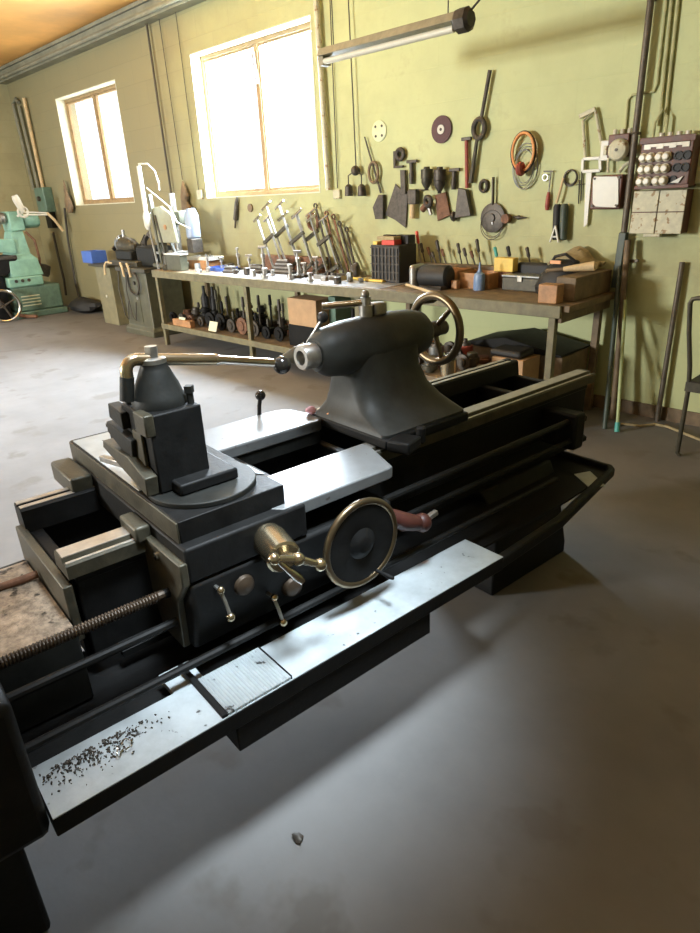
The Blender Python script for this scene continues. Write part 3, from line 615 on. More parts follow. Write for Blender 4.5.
# --- spanners leaning in a bundle
def spanner(p0, p1, r, label, m='dark', grp='long spanners leaning on the wall'):
    p0, p1 = Vector(p0), Vector(p1); d = (p1-p0).normalized(); t = thing('spanner', label, 'spanner', p0, 0, grp); q = p1-p0
    MB().bar((0,0,.0), q, r*1.6, r*.8, (0,1,0)).build('shank', m, t, bev=.002)
    n = q.normalized()
    MB().ring(q+n*r*1.6, (0,1,0), r*1.5, r*.6, 14, 6).build('ring_end', m, t)
for k, (a, b, c, d) in enumerate(((326,262,318,206), (331,264,330,214), (337,265,327,224), (342,266,336,218), (347,267,340,222), (350,268,345,230))):
    wp = [(-4.905,4.580,1.051), (-4.854,4.600,1.031), (-4.788,4.620,1.022), (-4.737,4.640,1.012), (-4.647,4.620,1.008), (-4.585,4.600,1.003)][k]
    wt = [(-5.249,4.800,1.556), (-5.089,4.800,1.477), (-5.125,4.800,1.400), (-4.987,4.800,1.447), (-4.904,4.800,1.380), (-4.807,4.800,1.323)][k]
    spanner((wp[0], wp[1]+.09, BH+.014), wt, .015, ['first long spanner of the bundle, beside the screw clamps', 'second long spanner of the bundle, counted from the screw clamps', 'third long spanner of the bundle, counted from the screw clamps', 'third long spanner of the bundle, counted from the black crate', 'second long spanner of the bundle, counted from the black crate', 'last long spanner of the bundle, nearest the black crate'][k], 'rust' if k in (1, 3) else 'dark')
c = (-5.331,4.820,1.419)
tag(MB().ring(c, (0,1,0), .075, .018, 24, 8).build('rubber_ring', 'rust'), 'thick dark ring hanging on the wall above the leaning clamps', 'ring')
# --- black crate with books and boxes on top
x0, z0 = (-4.131,4.350,1.029)[0], BH; x1 = (-3.793,4.350,1.044)[0]; zt = (-3.952,4.350,1.240)[2]
ct = thing('grille_crate', 'black slatted crate standing against the wall with boxes on its lid', 'crate', ((x0+x1)/2, 4.56, BH+.001))
W_ = (x1-x0)/2
mb = MB().box(-W_, W_, -.14, .10, 0, zt-BH); o = mb.build('body', 'black', ct, bev=.006)
mb = MB()
for i in range(8):
    xx = -W_+.02+i*(2*W_-.04)/7; mb.box(xx-.006, xx+.006, -.15, -.14, .015, zt-BH-.015)
for j in range(5):
    zz = .02+j*(zt-BH-.04)/4; mb.box(-W_, W_, -.148, -.141, zz-.005, zz+.005)
mb.build('grille', 'dark', ct)
for dx, dz, w, h, m, nm, l, c in ((.03, 0, .15, .042, 'red', 'flat_box', 'flat red box lying on the black slatted crate', 'box'), (-.0, .042, .20, .03, 'tan', 'flat_box', 'flat tan box lying on top of the red box', 'box'), (-.125, 0, .05, .03, 'yellow', 'small_carton', 'small cream carton at the left end of the crate lid', 'carton')):
    cx = (x0+x1)/2+dx; tag(MB().box(cx-w/2, cx+w/2, 4.43, 4.53, zt+dz+.0015, zt+dz+h).build(nm, m, bev=.003), l, c)
cx = (x0+x1)/2; tag(MB().box(cx+.0, cx+W_, 4.545, 4.645, zt+.002, zt+.077).build('flat_box', 'black', bev=.005), 'dark box at the back right corner of the crate lid', 'box')
tag(MB().tube([(cx-.05,4.47,zt+.080), (cx,4.45,zt+.084), (cx+.05,4.47,zt+.080), (cx+.08,4.49,zt+.080)], .007, 6).build('cable_coil', 'black'), 'dark bit of cable lying on the tan box', 'cable')
# --- yellow wrenches and board pieces before the crate
for k, (a, b, m, l) in enumerate((((-4.517,4.475), (-4.104,4.400), 'yellow', 'bright yellow flat tool lying in front of the black crate, the left one'), ((-4.258,4.400), (-3.957,4.400), 'yellow', 'bright yellow flat tool lying closest to the bench edge'), ((-4.124,4.475), (-3.920,4.550), 'woodp', 'pale wooden strip lying between the yellow tools and the grey cylinder'))):
    z = BH+.004; tag(MB().bar((a[0],a[1],z+.012), (b[0],b[1],z+.012), .05, .018).build(['flat_tool','flat_tool','wooden_strip'][k], m, bev=.004), l, ['tool','tool','wood'][k])
tag(MB().blob((*(-4.453,4.550), BH+.05), .06, .04, .045, 5).build('leather_scrap', 'tan'), 'crumpled brown scrap lying left of the black crate', 'scrap')
tag(MB().blob((*(-4.390,4.475), BH+.08), .05, .05, .075, 8).build('machine_lump', 'dark'), 'dark lumpy casting between the spanners and the black crate', 'casting')
# --- the grey cylinder, tool boxes
p = (-3.514,4.180); mo = thing('cylinder_housing', 'large dark cylinder with a grey end plate lying on the bench', 'cylinder', (p[0]+.22, p[1]+.12, BH))
MB().rev((-.16,.02,.095), (1,.12,0), [(0,.085),(.02,.092),(.25,.092),(.27,.07)], 24).build('barrel', 'black', mo)
MB().box(-.235, -.165, -.09, .11, 0, .19, R3(0,0,.12)).build('end_plate', 'steel', mo, bev=.03)
MB().box(-.12, .1, -.07, .10, 0, .03).build('foot', 'dark', mo)
p0, p1 = (-3.442,4.100), (-3.051,4.100)
tag(MB().cyl((p0[0],p0[1],BH+.05), (p1[0],4.0,BH+.012), .011, seg=8).build('wooden_stick', 'woodp'), 'pale round stick leaning over the bench edge before the end plate', 'stick')
def open_box(x0, x1, y0, y1, z, h, m, label, cat='box', name='wooden_box'):
    t = thing(name, label, cat, ((x0+x1)/2, (y0+y1)/2, z)); w, d = (x1-x0)/2, (y1-y0)/2
    MB().box(-w, w, -d, d, 0, .012).build('bottom', m, t)
    for a in ((-w, w, -d, -d+.014), (-w, w, d-.014, d), (-w, -w+.014, -d+.014, d-.014), (w-.014, w, -d+.014, d-.014)): MB().box(*a, .012, h).build('side', m, t, bev=.002)
    return t
xa, xb, xc = (-3.490,4.500,0.916)[0], (-3.176,4.500,0.934)[0], (-2.885,4.500,0.951)[0]
open_box(xa, xb-.01, 4.45, 4.68, BH, .13, 'oak', 'low open wooden box right of the dark cylinder')
open_box(xb+.01, xc, 4.45, 4.68, BH, .12, 'oak', 'low open wooden box behind the blue bottle')
tag(MB().box((-3.938,4.700,1.002)[0], (-2.643,4.700,1.057)[0], 4.69, 4.78, BH, BH+.15).build('wooden_rack', 'wood', bev=.004), 'long dark wooden rack against the wall holding the screwdrivers', 'rack')
for (x, y), m, l in (((-3.252,4.314), 'woodp', 'pale small block in front of the left wooden box'), ((-3.149,4.366), 'oak', 'brown small block in front of the left wooden box')):
    tag(MB().box(x-.03, x+.03, y-.02, y+.03, BH, BH+.07).build('small_block', m, bev=.006), l, 'block')
# screwdrivers and files standing in the rack
sd = ((417,231,'red',.30), (413,244,'dark',.2), (421,243,'dark',.22), (428,247,'dark',.2), (432,252,'dark',.16), (437,240,'dark',.22), (442,249,'dark',.18), (458,243,'dark',.26), (464,248,'dark',.2), (471,251,'dark',.2), (477,239,'dark',.28), (495,247,'teal',.2), (508,246,'black',.18), (527,247,'dark',.2))
spt = [(-3.852,4.740,1.340), (-3.922,4.740,1.227), (-3.805,4.740,1.238), (-3.725,4.740,1.205), (-3.679,4.740,1.164), (-3.625,4.740,1.266), (-3.569,4.740,1.191), (-3.399,4.740,1.244), (-3.335,4.740,1.205), (-3.262,4.740,1.182), (-3.206,4.740,1.279), (-3.027,4.740,1.219), (-2.905,4.740,1.229), (-2.732,4.740,1.224)]
sl = ['red-handled screwdriver standing in the wall rack, the tallest', 'dark file at the left end of the rack, left of the red handle', 'dark screwdriver just right of the red-handled one', 'second dark screwdriver right of the red handle', 'shortest dark screwdriver in the rack, third right of the red handle', 'dark screwdriver in the rack above the dark cylinder', 'dark screwdriver left of the gap in the rack', 'tall dark file right of the gap in the rack', 'dark file next to the tall one right of the gap', 'thin dark file, third right of the gap', 'tallest dark file, leaning over the blue bottle', 'screwdriver with a green handle behind the yellow box', 'screwdriver with a black cap right of the green-handled one', 'short dark tool standing alone behind the black box']
for k, (a, b, m, h) in enumerate(sd):
    x, y, z = spt[k]; zb = BH+.151
    bx = x+.05; t = thing('screwdriver' if m != 'dark' or k in (2,3,4,5,6) else 'file', sl[k], 'hand tool', (bx, 4.735, zb), 0, 'hand tools standing in the wall rack')
    top = Vector((x-bx, .0, z-zb)); n = top.normalized(); hl = min(.11, top.length*.5)
    MB().cyl((0,0,0), top-n*hl, .006, seg=8).build('blade', 'steel' if m != 'dark' else 'dark', t)
    MB().rev(top-n*hl, n, [(0,.009),(.012,.015),(hl*.5,.013),(hl*.85,.016),(hl,.010)], 10).build('handle', m if m != 'dark' else ('dark' if k % 3 else 'rust'), t)
# blue bottle
p = (-2.934,4.476); t = thing('spray_bottle', 'blue plastic bottle with a thin spout on the bench', 'bottle', (p[0]-.01, p[1]-.07, BH))
MB().rev((0,0,0), (0,0,1), [(0,.042),(.006,.046),(.10,.046),(.125,.04),(.14,.018),(.155,.016)], 20).build('body', 'bottle', t)
MB().cyl((0,0,.155), (-.008,.01,.21), .011, .006, 10).build('spout', 'bottle', t)
# yellow box, black box, steel box, bag
p = (-2.715,4.400); tag(MB().box((-2.940,4.600,1.116)[0], (-2.766,4.600,1.122)[0], 4.60, 4.68, BH+.125, BH+.23).build('yellow_carton', 'yellow', bev=.004), 'yellow cardboard box on the low rusty box behind the black case', 'box'); tag(MB().box((-2.931,4.600,1.117)[0], (-2.766,4.600,1.122)[0], 4.59, 4.685, BH, BH+.124).build('rusty_box', 'rust', bev=.004), 'low rusty box under the yellow cardboard box', 'box')
p = (-2.633,4.506)
sb = thing('steel_case', 'low grey steel case with a latch at the bench front', 'case', (p[0], p[1]+.07, BH))
MB().box(-.16, .16, -.08, .08, 0, .10).build('body', 'ironl', sb, bev=.006); MB().box(-.165, .165, -.085, .085, .101, .118).build('lid', 'dullz', sb, bev=.004); MB().box(-.02, .02, -.092, -.081, .07, .11).build('latch', 'chrome', sb, bev=.002)
tag(MB().box(p[0]-.15, p[0]+.17, p[1]+.17, p[1]+.265, BH, BH+.19).build('black_case', 'black', bev=.02), 'black plastic case standing behind the grey steel case', 'case')
b0 = (-2.368,4.411)
tb = thing('tool_bag', 'slumped black tool bag with an orange tag near the right end of the bench', 'bag', (b0[0]+.02, b0[1]+.10, BH))
def bag_ring(z, w, d, sx): return [(sx+w*math.cos(a)*(1+.08*math.sin(3*a)), d*math.sin(a), z) for a in [2*PI*i/18 for i in range(18)]]
MB().loft([bag_ring(0,.15,.10,-.0), bag_ring(.05,.165,.115,.0), bag_ring(.12,.15,.10,.02), bag_ring(.19,.12,.07,.05), bag_ring(.235,.10,.035,.07), bag_ring(.245,.08,.02,.075)]).build('body', 'black', tb)
MB().tube([(-.02,-.05,.22), (.02,-.07,.27), (.10,-.07,.29), (.16,-.04,.24)], .011, 8).build('strap', 'black', tb)
MB().box(-.005,.075,-.09,-.08,.222,.245).build('orange_tag', 'orange', tb)
p = (-2.187,4.398); tag(MB().box(bx1-.20, bx1-.06, 4.07, 4.17, BH, BH+.125, R3(0,0,.0)).build('brick', 'oak', bev=.006), 'orange-brown block at the right front of the bench', 'block')
p = (-1.949,4.400); tag(MB().box(bx1-.15, bx1-.005, BY0+.20, BY1-.02, BH, BH+.16).build('plank_pile', 'wood', bev=.006), 'dark wooden chest filling the right end of the bench', 'chest')
p = (-2.192,4.450,1.081); q = (-2.042,4.500,1.123)
t = thing('wooden_mallet', 'pale wooden mallet lying on the dark wooden chest by the bag', 'mallet', (bx1-.05, 4.42, BH+.162))
MB().rev((-.14,-.03,.03), (1,.25,.12), [(0,.016),(.06,.022),(.16,.03),(.21,.034),(.225,.02)], 12).build('head', 'woodp', t)
MB().cyl((-.26,-.06,.018), (-.14,-.03,.03), .012, seg=8).build('handle', 'wood', t)
mb = MB(); NX, NY = 12, 7; c0 = (-2.485,4.720,1.091); c1 = (-2.098,4.720,1.176); vs, fs = [], []
L_ = c1[0]-c0[0]
for j in range(NY):
    for i in range(NX): vs.append((c0[0]+L_*i/(NX-1), 4.62+.16*j/(NY-1), BH+.21+.10*math.sin(PI*min(1, i/(NX-1)*1.2))*(.4+.6*j/(NY-1))+rnd.uniform(-.015,.015)))
for j in range(NY-1):
    for i in range(NX-1): fs.append((j*NX+i, j*NX+i+1, (j+1)*NX+i+1, (j+1)*NX+i))
mb._add(vs, fs); o = mb.build('tan_cloth', 'tan'); sm = o.modifiers.new('thick', 'SOLIDIFY'); sm.thickness = .02; tag(o, 'tan dusty cloth heaped at the back right of the bench', 'cloth')
p = (-2.646,4.620,1.125); tag(MB().cyl((p[0]+.18,4.70,BH+.188), (p[0]+.36,4.71,BH+.188), .022, seg=10).build('dark_file', 'dark'), 'dark round bar lying behind the black case', 'bar')
tag(MB().box(p[0]+.16, bx1-.18, 4.64, 4.78, BH, BH+.165).build('grey_case', 'irond', bev=.01), 'dark grey box behind the tool bag with a round bar on it', 'box')

# ------------------------------------------------------------------ under the bench
def gear(p, r, h, m, label, ax, name='chuck_part', grp='dark machine parts heaped on the lower shelf'):
    o = MB().rev((0,0,0), ax, [(0,r*.55),(h*.25,r*.6),(h*.3,r),(h*.7,r),(h*.72,r*.75),(h,r*.7)], 16)
    o = o.build(name, m, None, org=(0,0,0)); o.location = p; return tag(o, label, 'machine part', grp)
lab = 'dark machine part in the heap on the lower bench shelf'
ci = 0
for xx in [-7.42+.215*i for i in range(11)]+[-4.38+.2*i for i in range(2)]:
    for yy in (4.19, 4.41, 4.63):
        ci += 1; z = SH; r = rnd.uniform(.065, .10); mt = ['dark','irond','rust','irond','dark'][ci % 5]
        if xx < -6.75 and yy < 4.3: r = .06
        if xx < -6.7 and yy > 4.5: continue
        if ci % 3 == 1: gear((xx, yy-.03, SH+r+.001), r, rnd.uniform(.05, .08), mt, lab, (0, 1, 0)); continue
        for k in range(rnd.choice((1, 2, 3))):
            h = rnd.uniform(.05, .13); gear((xx, yy, z), r, h, mt, lab, (0, 0, 1)); z += h+.001; r *= rnd.uniform(.6, .95)
for i, xx in enumerate([-7.31+.215*i for i in range(10)]+[-4.27]):
    for yy in (4.30, 4.52):
        if xx < -6.6 and yy < 4.35: continue
        h = rnd.uniform(.18, .42)
        o = MB().rev((0,0,0), (0,0,1), [(0,.022),(h*.1,.022),(h*.12,.012),(h*.7,.012),(h*.72,.02),(h,.016)], 10).build('spindle_piece', ['dark','irond','ironl'][i % 3], None, org=(0,0,0)); o.location = (xx, yy, SH)
        tag(o, 'slim dark spindle standing in the heap on the lower bench shelf', 'machine part', 'spindles on the lower shelf')
for (x, y, z), w, l in (((-6.323,4.060,0.390), .16, 'pale paper slip leaning on the machine parts under the bench'), ((-7.003,4.060,0.348), .14, 'small pale card lying at the left end of the lower shelf')):
    tag(MB().box(x-w/2, x+w/2, 4.064, 4.070, SH+.012, SH+.012+w*.7, R3(-.35,.0,0)).build('paper_slip', 'cream'), l, 'paper')
x, y, z = (-6.981,4.100,0.246); tag(MB().box(x-.2, x+.2, 4.045, 4.115, SH, SH+.08).build('wooden_box', 'oak', bev=.003), 'low brown wooden box at the left of the lower bench shelf', 'box')
xa, xb = (-5.010,4.120,0.629)[0], (-4.589,4.120,0.664)[0]
tag(MB().box(xa, xb, 4.12, 4.36, SH+.22, (-4.813,4.120,0.751)[2]).build('cardboard_box', 'card', bev=.003), 'plain cardboard box standing on a dark block on the lower shelf', 'box')
tag(MB().box(xa-.03, xb, 4.13, 4.4, SH, SH+.219).build('dark_block', 'irond', bev=.006), 'dark block under the plain cardboard box on the lower shelf', 'block')
tag(MB().box(xb+.005, xb+.10, 4.28, 4.5, SH+.001, SH+.50).build('green_tin', 'mintd', bev=.004), 'tall grey-green tin beside the cardboard box under the bench', 'tin')
for i, (x, l) in enumerate(((-7.30, 'tall dark bottle at the left of the lower shelf, left of its twin'), (-7.10, 'tall dark bottle on the lower shelf, right of its twin'))):
    t = MB().rev((x, 4.62, SH), (0,0,1), [(0,.05),(.25,.05),(.32,.02),(.40,.02)], 14).build('oil_bottle', 'black'); tag(t, l, 'bottle')
# right part, on the floor behind the lathe
x0, x1 = (-2.934,4.500,0.419)[0], (-2.050,4.500,0.533)[0]-.08
w = (x1-x0)/2
db = thing('dark_crate', 'big dark wooden crate on the floor under the right end of the bench', 'crate', ((x0+x1)/2, 4.5, 0))
w = (x1-x0)/2
MB().box(-w, w, -.2, .22, 0, .50).build('body', 'wood', db, bev=.006); MB().prism([(-w-.03,.505),(w,.505),(w,.52),(-w*.2,.60),(-w-.03,.53)], (-.22, .24), 'xz').build('lid', 'irond', db, bev=.004)
xa = (-2.261,4.100,0.581)[0]-.14
tag(MB().box(xa-.15, xa+.14, 3.98, 4.26, 0, .32).build('wooden_crate', 'oak', bev=.006), 'brown wooden box on the floor before the dark crate', 'box')
tag(MB().loft([[(xa-.13+dx*s, 3.99+dy*s, z) for dx, dy in ((0,0),(.26,0),(.26,.24),(0,.24))] for s, z in ((1,.321),(1,.52))]).build('cardboard_box', 'card', bev=.004), 'upper cardboard box on the brown wooden box under the bench', 'box')
tag(MB().box(xa-.16, xa+.10, 4.0, 4.2, .5215, .575).build('dark_brush', 'black', bev=.02), 'dark flat brush lying on the upper cardboard box', 'brush')
tag(MB().rev((xa-.02, 3.79, 0), (0,0,1), [(0,.13),(.02,.15),(.20,.17),(.22,.165)], 20).build('orange_basin', 'orange'), 'orange-brown basin on the floor beside the bench leg', 'basin')
tag(MB().box(-3.30, -2.63, 3.58, 4.18, 0, .42).build('low_chest', 'wood', bev=.006), 'low dark chest on the floor behind the lathe, heaped with parts', 'chest')
cells = [(-3.20+.17*i, 3.67+.15*j) for j in range(4) for i in range(4)]; ti = 0
tl = ['brassy tin on the low chest behind the lathe bed rail', 'round grey tin on the low chest behind the lathe', 'dark red tin on the low chest behind the lathe']
for k, (x, y) in enumerate(cells):
    if k in (3, 9, 14):
        t = thing('oil_tin', tl[ti], 'tin', (x, y, .4208)); MB().cyl((0,0,0), (0,0,.12), .06, seg=20).build('body', ['brass','dullz','redt'][ti], t); MB().rev((0,0,.12), (0,0,1), [(0,.045),(.02,.04),(.022,.018),(.05,.016)], 16).build('cap', 'dark', t); ti += 1
    elif k % 3 == 1: gear((x, y, .4208+.062), .06, .06, 'dark', 'dark machine part heaped on the low chest behind the lathe', (0, 1, 0), grp='parts on the low chest')
    else: gear((x, y, .4208), rnd.uniform(.055, .068), rnd.uniform(.05, .16), ['rust','dark','ironl'][k % 3], 'dark machine part heaped on the low chest behind the lathe', (0, 0, 1), grp='parts on the low chest')
# more turned blocks, bushes and cutters crowding the left half of the bench
bpy.context.view_layer.update()
occ = []
for o in col.objects:
    if o.type == 'MESH' and o.data.vertices:
        r = o
        while r.parent: r = r.parent
        if r.name.startswith('workbench') or r.name.startswith('steel_sheet') or r.get('kind') == 'structure': continue
        ps = [o.matrix_world @ Vector(c) for c in o.bound_box]
        lo = [min(p[i] for p in ps) for i in range(3)]; hi = [max(p[i] for p in ps) for i in range(3)]
        if lo[2] < 1.4 and hi[2] > BH+.004 and lo[1] < 4.8 and hi[1] > 4.0: occ.append((lo[0], hi[0], lo[1], hi[1]))
n = 0; q = random.Random(21)
while n < 64:
    x, y, r = q.uniform(-7.25, -4.15), q.uniform(4.10, 4.66), q.uniform(.028, .055); n += 1
    if any(a-r-.004 < x < b+r+.004 and c-r-.004 < y < d+r+.004 for a, b, c, d in occ): continue
    occ.append((x-r, x+r, y-r, y+r)); z = BH+.0008 if not -6.4 < x < -3.7 else BH+.0038; h = q.uniform(.05, .16); k = n % 4
    if k == 0: mb = MB().box(-r*.7, r*.7, -r*.6, r*.6, 0, h*.6, R3(0,0,q.uniform(0,1.5)))
    elif k == 1: mb = MB().rev((0,0,0), (0,0,1), [(0,r*.9),(h*.3,r*.9),(h*.32,r*.5),(h*.8,r*.5),(h*.82,r*.7),(h,r*.7)], 14)
    elif k == 2: mb = MB().rev((0,0,0), (0,0,1), [(0,r*.8),(h*.5,r*.8),(h*.55,r*.45),(h*.56,r*.2)], 12)
    else: mb = MB().cyl((0,0,0), (0,0,h*.5), r*.85, r*.7, 6)
    o = mb.build(['steel_block','stepped_bush','milling_cutter','hexagon_nut'][k], ['dullz','steel','dark','steel'][n % 4], None, org=(0,0,0), bev=.002); o.location = (x, y, z)
    tag(o, 'small loose ' + ['steel block','stepped steel bush','round steel cutter','big hexagon nut'][k] + ' among the clutter on the left half of the bench', 'machine part', 'loose ' + ['blocks','bushes','cutters','nuts'][k] + ' on the bench')

# ------------------------------------------------------------------ tools hanging on the green wall
def hang(name, pts, m, label, cat, y0=YW-.012, th=.01, grp=None, hole=None):
    return tag(MB().prism(pts, (y0-th, y0), 'xz').build(name, m, bev=min(.003, th*.3)), label, cat, grp)
def v(p, dy=0): return Vector((p[0], p[1]+dy, p[2]))
Y1 = 4.83
# grinding disc
c = (-3.666,4.830,2.139); d = thing('grinding_disc', 'round dark red-brown grinding disc hung on the wall', 'grinding disc', c)
MB().rev((0,.012,0), (0,-1,0), [(0,.105),(.008,.105),(.010,.10),(.0101,.04),(.007,.036)], 40).build('grit_disc', 'disc', d)
MB().rev((0,.0,0), (0,-1,0), [(0,.036),(.006,.036),(.0061,.014),(.003,.012)], 28).build('paper_label', 'white', d)
MB().rev((0,-.004,0), (0,-1,0), [(0,.012),(.004,.010)], 16).build('hanging_nail', 'dark', d)
# pale round plate with four holes
c = (-4.381,4.835,2.191); d = thing('round_plate', 'pale round plate with four dark holes, hung left of the grinding disc', 'plate', c)
MB().rev((0,.012,0), (0,-1,0), [(0,.088),(.006,.088),(.009,.082)], 36).build('plate_body', 'paleg', d)
for a in (.8, 2.35, 3.95, 5.5): MB().cyl((.055*math.cos(a), .003, .055*math.sin(a)), (.055*math.cos(a), -.001, .055*math.sin(a)), .011, seg=12).build('hole', 'dark', d)
# long tap wrench
a, b, r, e = (-3.189,4.810,2.501), (-3.251,4.810,2.189), (-3.271,4.810,2.109), (-3.334,4.810,1.713)
t = thing('tap_wrench', 'long dark tap wrench hung upright right of the grinding disc', 'wrench', r)
o = Vector(r); MB().cyl(Vector(a)-o, Vector(b)-o, .017, .015, 10).build('upper_arm', 'dark', t); MB().ring((0,0,0), (0,1,0), .052, .021, 24, 8, 1.3).build('ring_head', 'dark', t)
m2 = (-3.287,4.810,2.028); MB().cyl(Vector(m2)-o, Vector(e)-o, .015, .022, 10).build('lower_arm', 'ironl', t)
# red hammer bar
a, b = (-3.397,4.820,2.045), (-3.378,4.820,1.676)
t = thing('red_hammer', 'thin hammer with a long dark red handle hanging left of the tap wrench', 'hammer', a); o = Vector(a)
MB().box(-.045, .05, -.014, .014, -.012, .014).build('head', 'dark', t, bev=.004); MB().cyl((0,0,-.012), Vector(b)-o, .016, seg=10).build('handle', 'redt', t)
# round paddle tool with wire loops
c = (-3.114,4.815,1.439); a = (-3.120,4.815,1.748)
t = thing('belt_wrench', 'round dark paddle tool with an upright bar handle and wire loops', 'wrench', c); o = Vector(c)
MB().rev((0,.02,0), (0,-1,0), [(0,.108),(.012,.115),(.02,.115),(.026,.09),(.027,.035),(.04,.03)], 28).build('paddle', 'dark', t)
MB().bar((.0,0,.10), Vector(a)-o, .03, .012).build('handle', 'dark', t, bev=.003)
for k in range(2): MB().ring((.0, -.008*k, -.035-.02*k), (0,1,0), .105, .0035, 26, 6, 1.1).build('wire_loop', 'dark', t)
MB().bar((.0,-.012,.03), (.012,-.012,-.05), .012, .008).build('pointer', 'steel', t)
c = (-2.971,4.810,1.433); tag(MB().cyl((c[0],YW-.02,c[2]), (c[0],YW-.075,c[2]), .036, seg=18).cyl((c[0],YW-.001,c[2]), (c[0],YW-.02,c[2]), .015, seg=10).build('tool_collar', 'rust'), 'small rusty collar on the wall right of the round paddle tool', 'collar')
c = (-2.867,4.820,1.439); tag(MB().rev((c[0]-.055,4.825,c[2]+.004), (1,0,-.06), [(0,.006),(.02,.012),(.05,.018),(.07,.010),(.12,.004)], 10).build('centre_punch', 'dark'), 'little dark spindle hung right of the rusty collar', 'punch')
c = (-3.222,4.830,1.685); tag(MB().ring((c[0],4.832,c[2]), (0,1,0), .034, .014, 22, 8, 1.2).build('steel_washer', 'dark'), 'thick small washer hanging below the tap wrench', 'washer')
# compass with oval bow
a, b, c = (-4.543,4.820,2.156), (-4.352,4.820,1.670), (-4.435,4.820,1.849)
t = thing('bow_drill', 'thin pointed rod through an oval wooden bow, left of the hanging tools', 'tool', c); o = Vector(c)
MB().cyl(Vector(a)-o, Vector(b)-o, .007, .011, 8).build('rod', 'dark', t); MB().ring((0,-.008,0), (0,1,0), .058, .014, 24, 8, 1.5).build('oval_bow', 'wood', t)
# plates and blocks
hang('steel_plate', [(-4.181,1.743),(-4.113,1.687),(-4.036,1.667),(-4.043,1.558),(-4.061,1.360),(-4.191,1.430),(-4.316,1.476)], 'dark', 'largest dark plate hung on the wall, a slanted four-sided sheet', 'plate', th=.008)
hang('steel_bracket', [(-4.368,1.656),(-4.311,1.654),(-4.316,1.441),(-4.416,1.441),(-4.446,1.546)], 'dark', 'narrow dark bracket hung left of the largest plate', 'bracket', th=.04)
hang('flat_bar', [(-4.108,1.853),(-4.052,1.850),(-4.046,1.651),(-4.101,1.653)], 'dark', 'short upright dark bar above the largest plate', 'bar', y0=YW-.02, th=.02)
c = (-4.131,4.820,1.961); t = thing('angle_bracket', 'dark bracket with a notch, topmost of the hung tools', 'bracket', c)
MB().ring((.02,0,.02), (0,1,0), .04, .02, 20, 8).build('eye', 'dark', t); MB().box(-.055,-.03,-.012,.012,-.08,.05).box(-.055,.055,-.012,.012,-.09,-.07).build('arm', 'dark', t, bev=.003)
for c, w, h, l in (((-3.980,4.820,1.914), .065, .17, 'dark T-shaped key right of the topmost bracket'), ((-3.515,4.820,1.821), .06, .14, 'dark T-shaped key left of the red hammer')):
    t = thing('t_key', l, 'key', c); MB().box(-w*.8, w, -.012, .012, -.012, .014).build('cross_bar', 'dark', t, bev=.004); MB().rev((0,0,-.012), (0,0,-1), [(0,.022),(.05,.018),(h*.6,.024),(h,.020)], 10).build('shank', 'dark', t)
c = (-3.941,4.800,1.623); t = thing('wooden_mallet', 'small dark block hammer with a pale wooden grip right of the largest plate', 'hammer', c)
MB().box(-.05,.05,-.03,.03,-.06,.065).build('head', 'dark', t, bev=.008); MB().cyl((-.01,0,-.06), (-.015,0,-.18), .026, seg=10).build('grip', 'woodp', t); MB().cyl((.05,0,.055), (.125,0,.055), .006, seg=8).build('pin', 'dark', t)
def chuck(c, r, h, label, m='steel'):
    t = thing('drill_chuck', label, 'drill chuck', c, 0, 'drill chucks on the wall')
    MB().rev((0,0,h*.5), (0,0,-1), [(0,r*.5),(h*.1,r*.55),(h*.12,r),(h*.55,r),(h*.57,r*.9),(h*.75,r*.9),(h,r*.4)], 16).build('sleeve', m, t)
    for k in range(3): a = k*2.1; MB().cyl((r*.2*math.cos(a), r*.2*math.sin(a), -h*.48), (r*.2*math.cos(a), r*.2*math.sin(a), -h*.60), r*.16, seg=6).build('jaw', 'dark', t)
chuck((-3.776,4.780,1.776), .052, .17, 'left drill chuck hung on the wall above the pipe fitting', 'ironl'); chuck((-3.634,4.780,1.757), .052, .19, 'right drill chuck hung on the wall above the rusty plate', 'dark')
c = (-3.770,4.800,1.573); t = thing('pipe_fitting', 'dark round pipe fitting hung left of the rusty plate', 'fitting', c)
MB().ring((.01,-.02,.01), (.2,1,.1), .038, .02, 18, 8).build('flange', 'dark', t); MB().cyl((.0,.0,.0), (-.07,.0,-.06), .028, seg=12).build('branch', 'rust', t); MB().cyl((.0,.0,-.03), (.03,.0,-.10), .018, seg=10).build('branch', 'steel', t)
hang('rusty_plate', [(-3.714,1.632),(-3.600,1.653),(-3.546,1.467),(-3.683,1.419)], 'rust', 'rusty rectangular plate hung under the drill chucks', 'plate', th=.02)
c = (-3.503,4.800,1.455); tag(MB().blob((c[0],4.81,c[2]), .035, .03, .04, 3).build('metal_lump', 'dark'), 'small dark lump hung between the rusty plate and the pointed plate', 'lump')
hang('pointed_plate', [(-3.445,1.679),(-3.367,1.661),(-3.310,1.461),(-3.474,1.443)], 'dark', 'dark pointed wedge block hung under the red hammer', 'wedge', y0=YW-.015, th=.05)
# coils
c = (-2.852,4.800,1.908); t = thing('cable_coil', 'coil of orange and red cable hung on the wall', 'cable coil', c)
for k in range(4): MB().ring((.004*k-.006, -.012*k+.02, .004*(k % 2)), (.05*k-.05,1,.04), .098+.004*(k % 3), .0095, 30, 7, 1.33).build('cable_turn', ['orange','red','black','orange'][k], t)
MB().ring((.0,-.025,-.115), (1,0,.1), .028, .026, 16, 8, 1.0).build('cable_tie', 'redt', t)
c = (-2.847,4.820,1.799); t = thing('wire_coil', 'coil of thin grey wire hanging below the orange cable coil', 'wire coil', c)
for k in range(5): MB().ring((.008*math.sin(k*2), .012-.006*k, .01*math.cos(k*1.7)), (.03,1,0), .112-.008*k, .0028, 32, 5, 1.45).build('wire_turn', 'dullz', t)
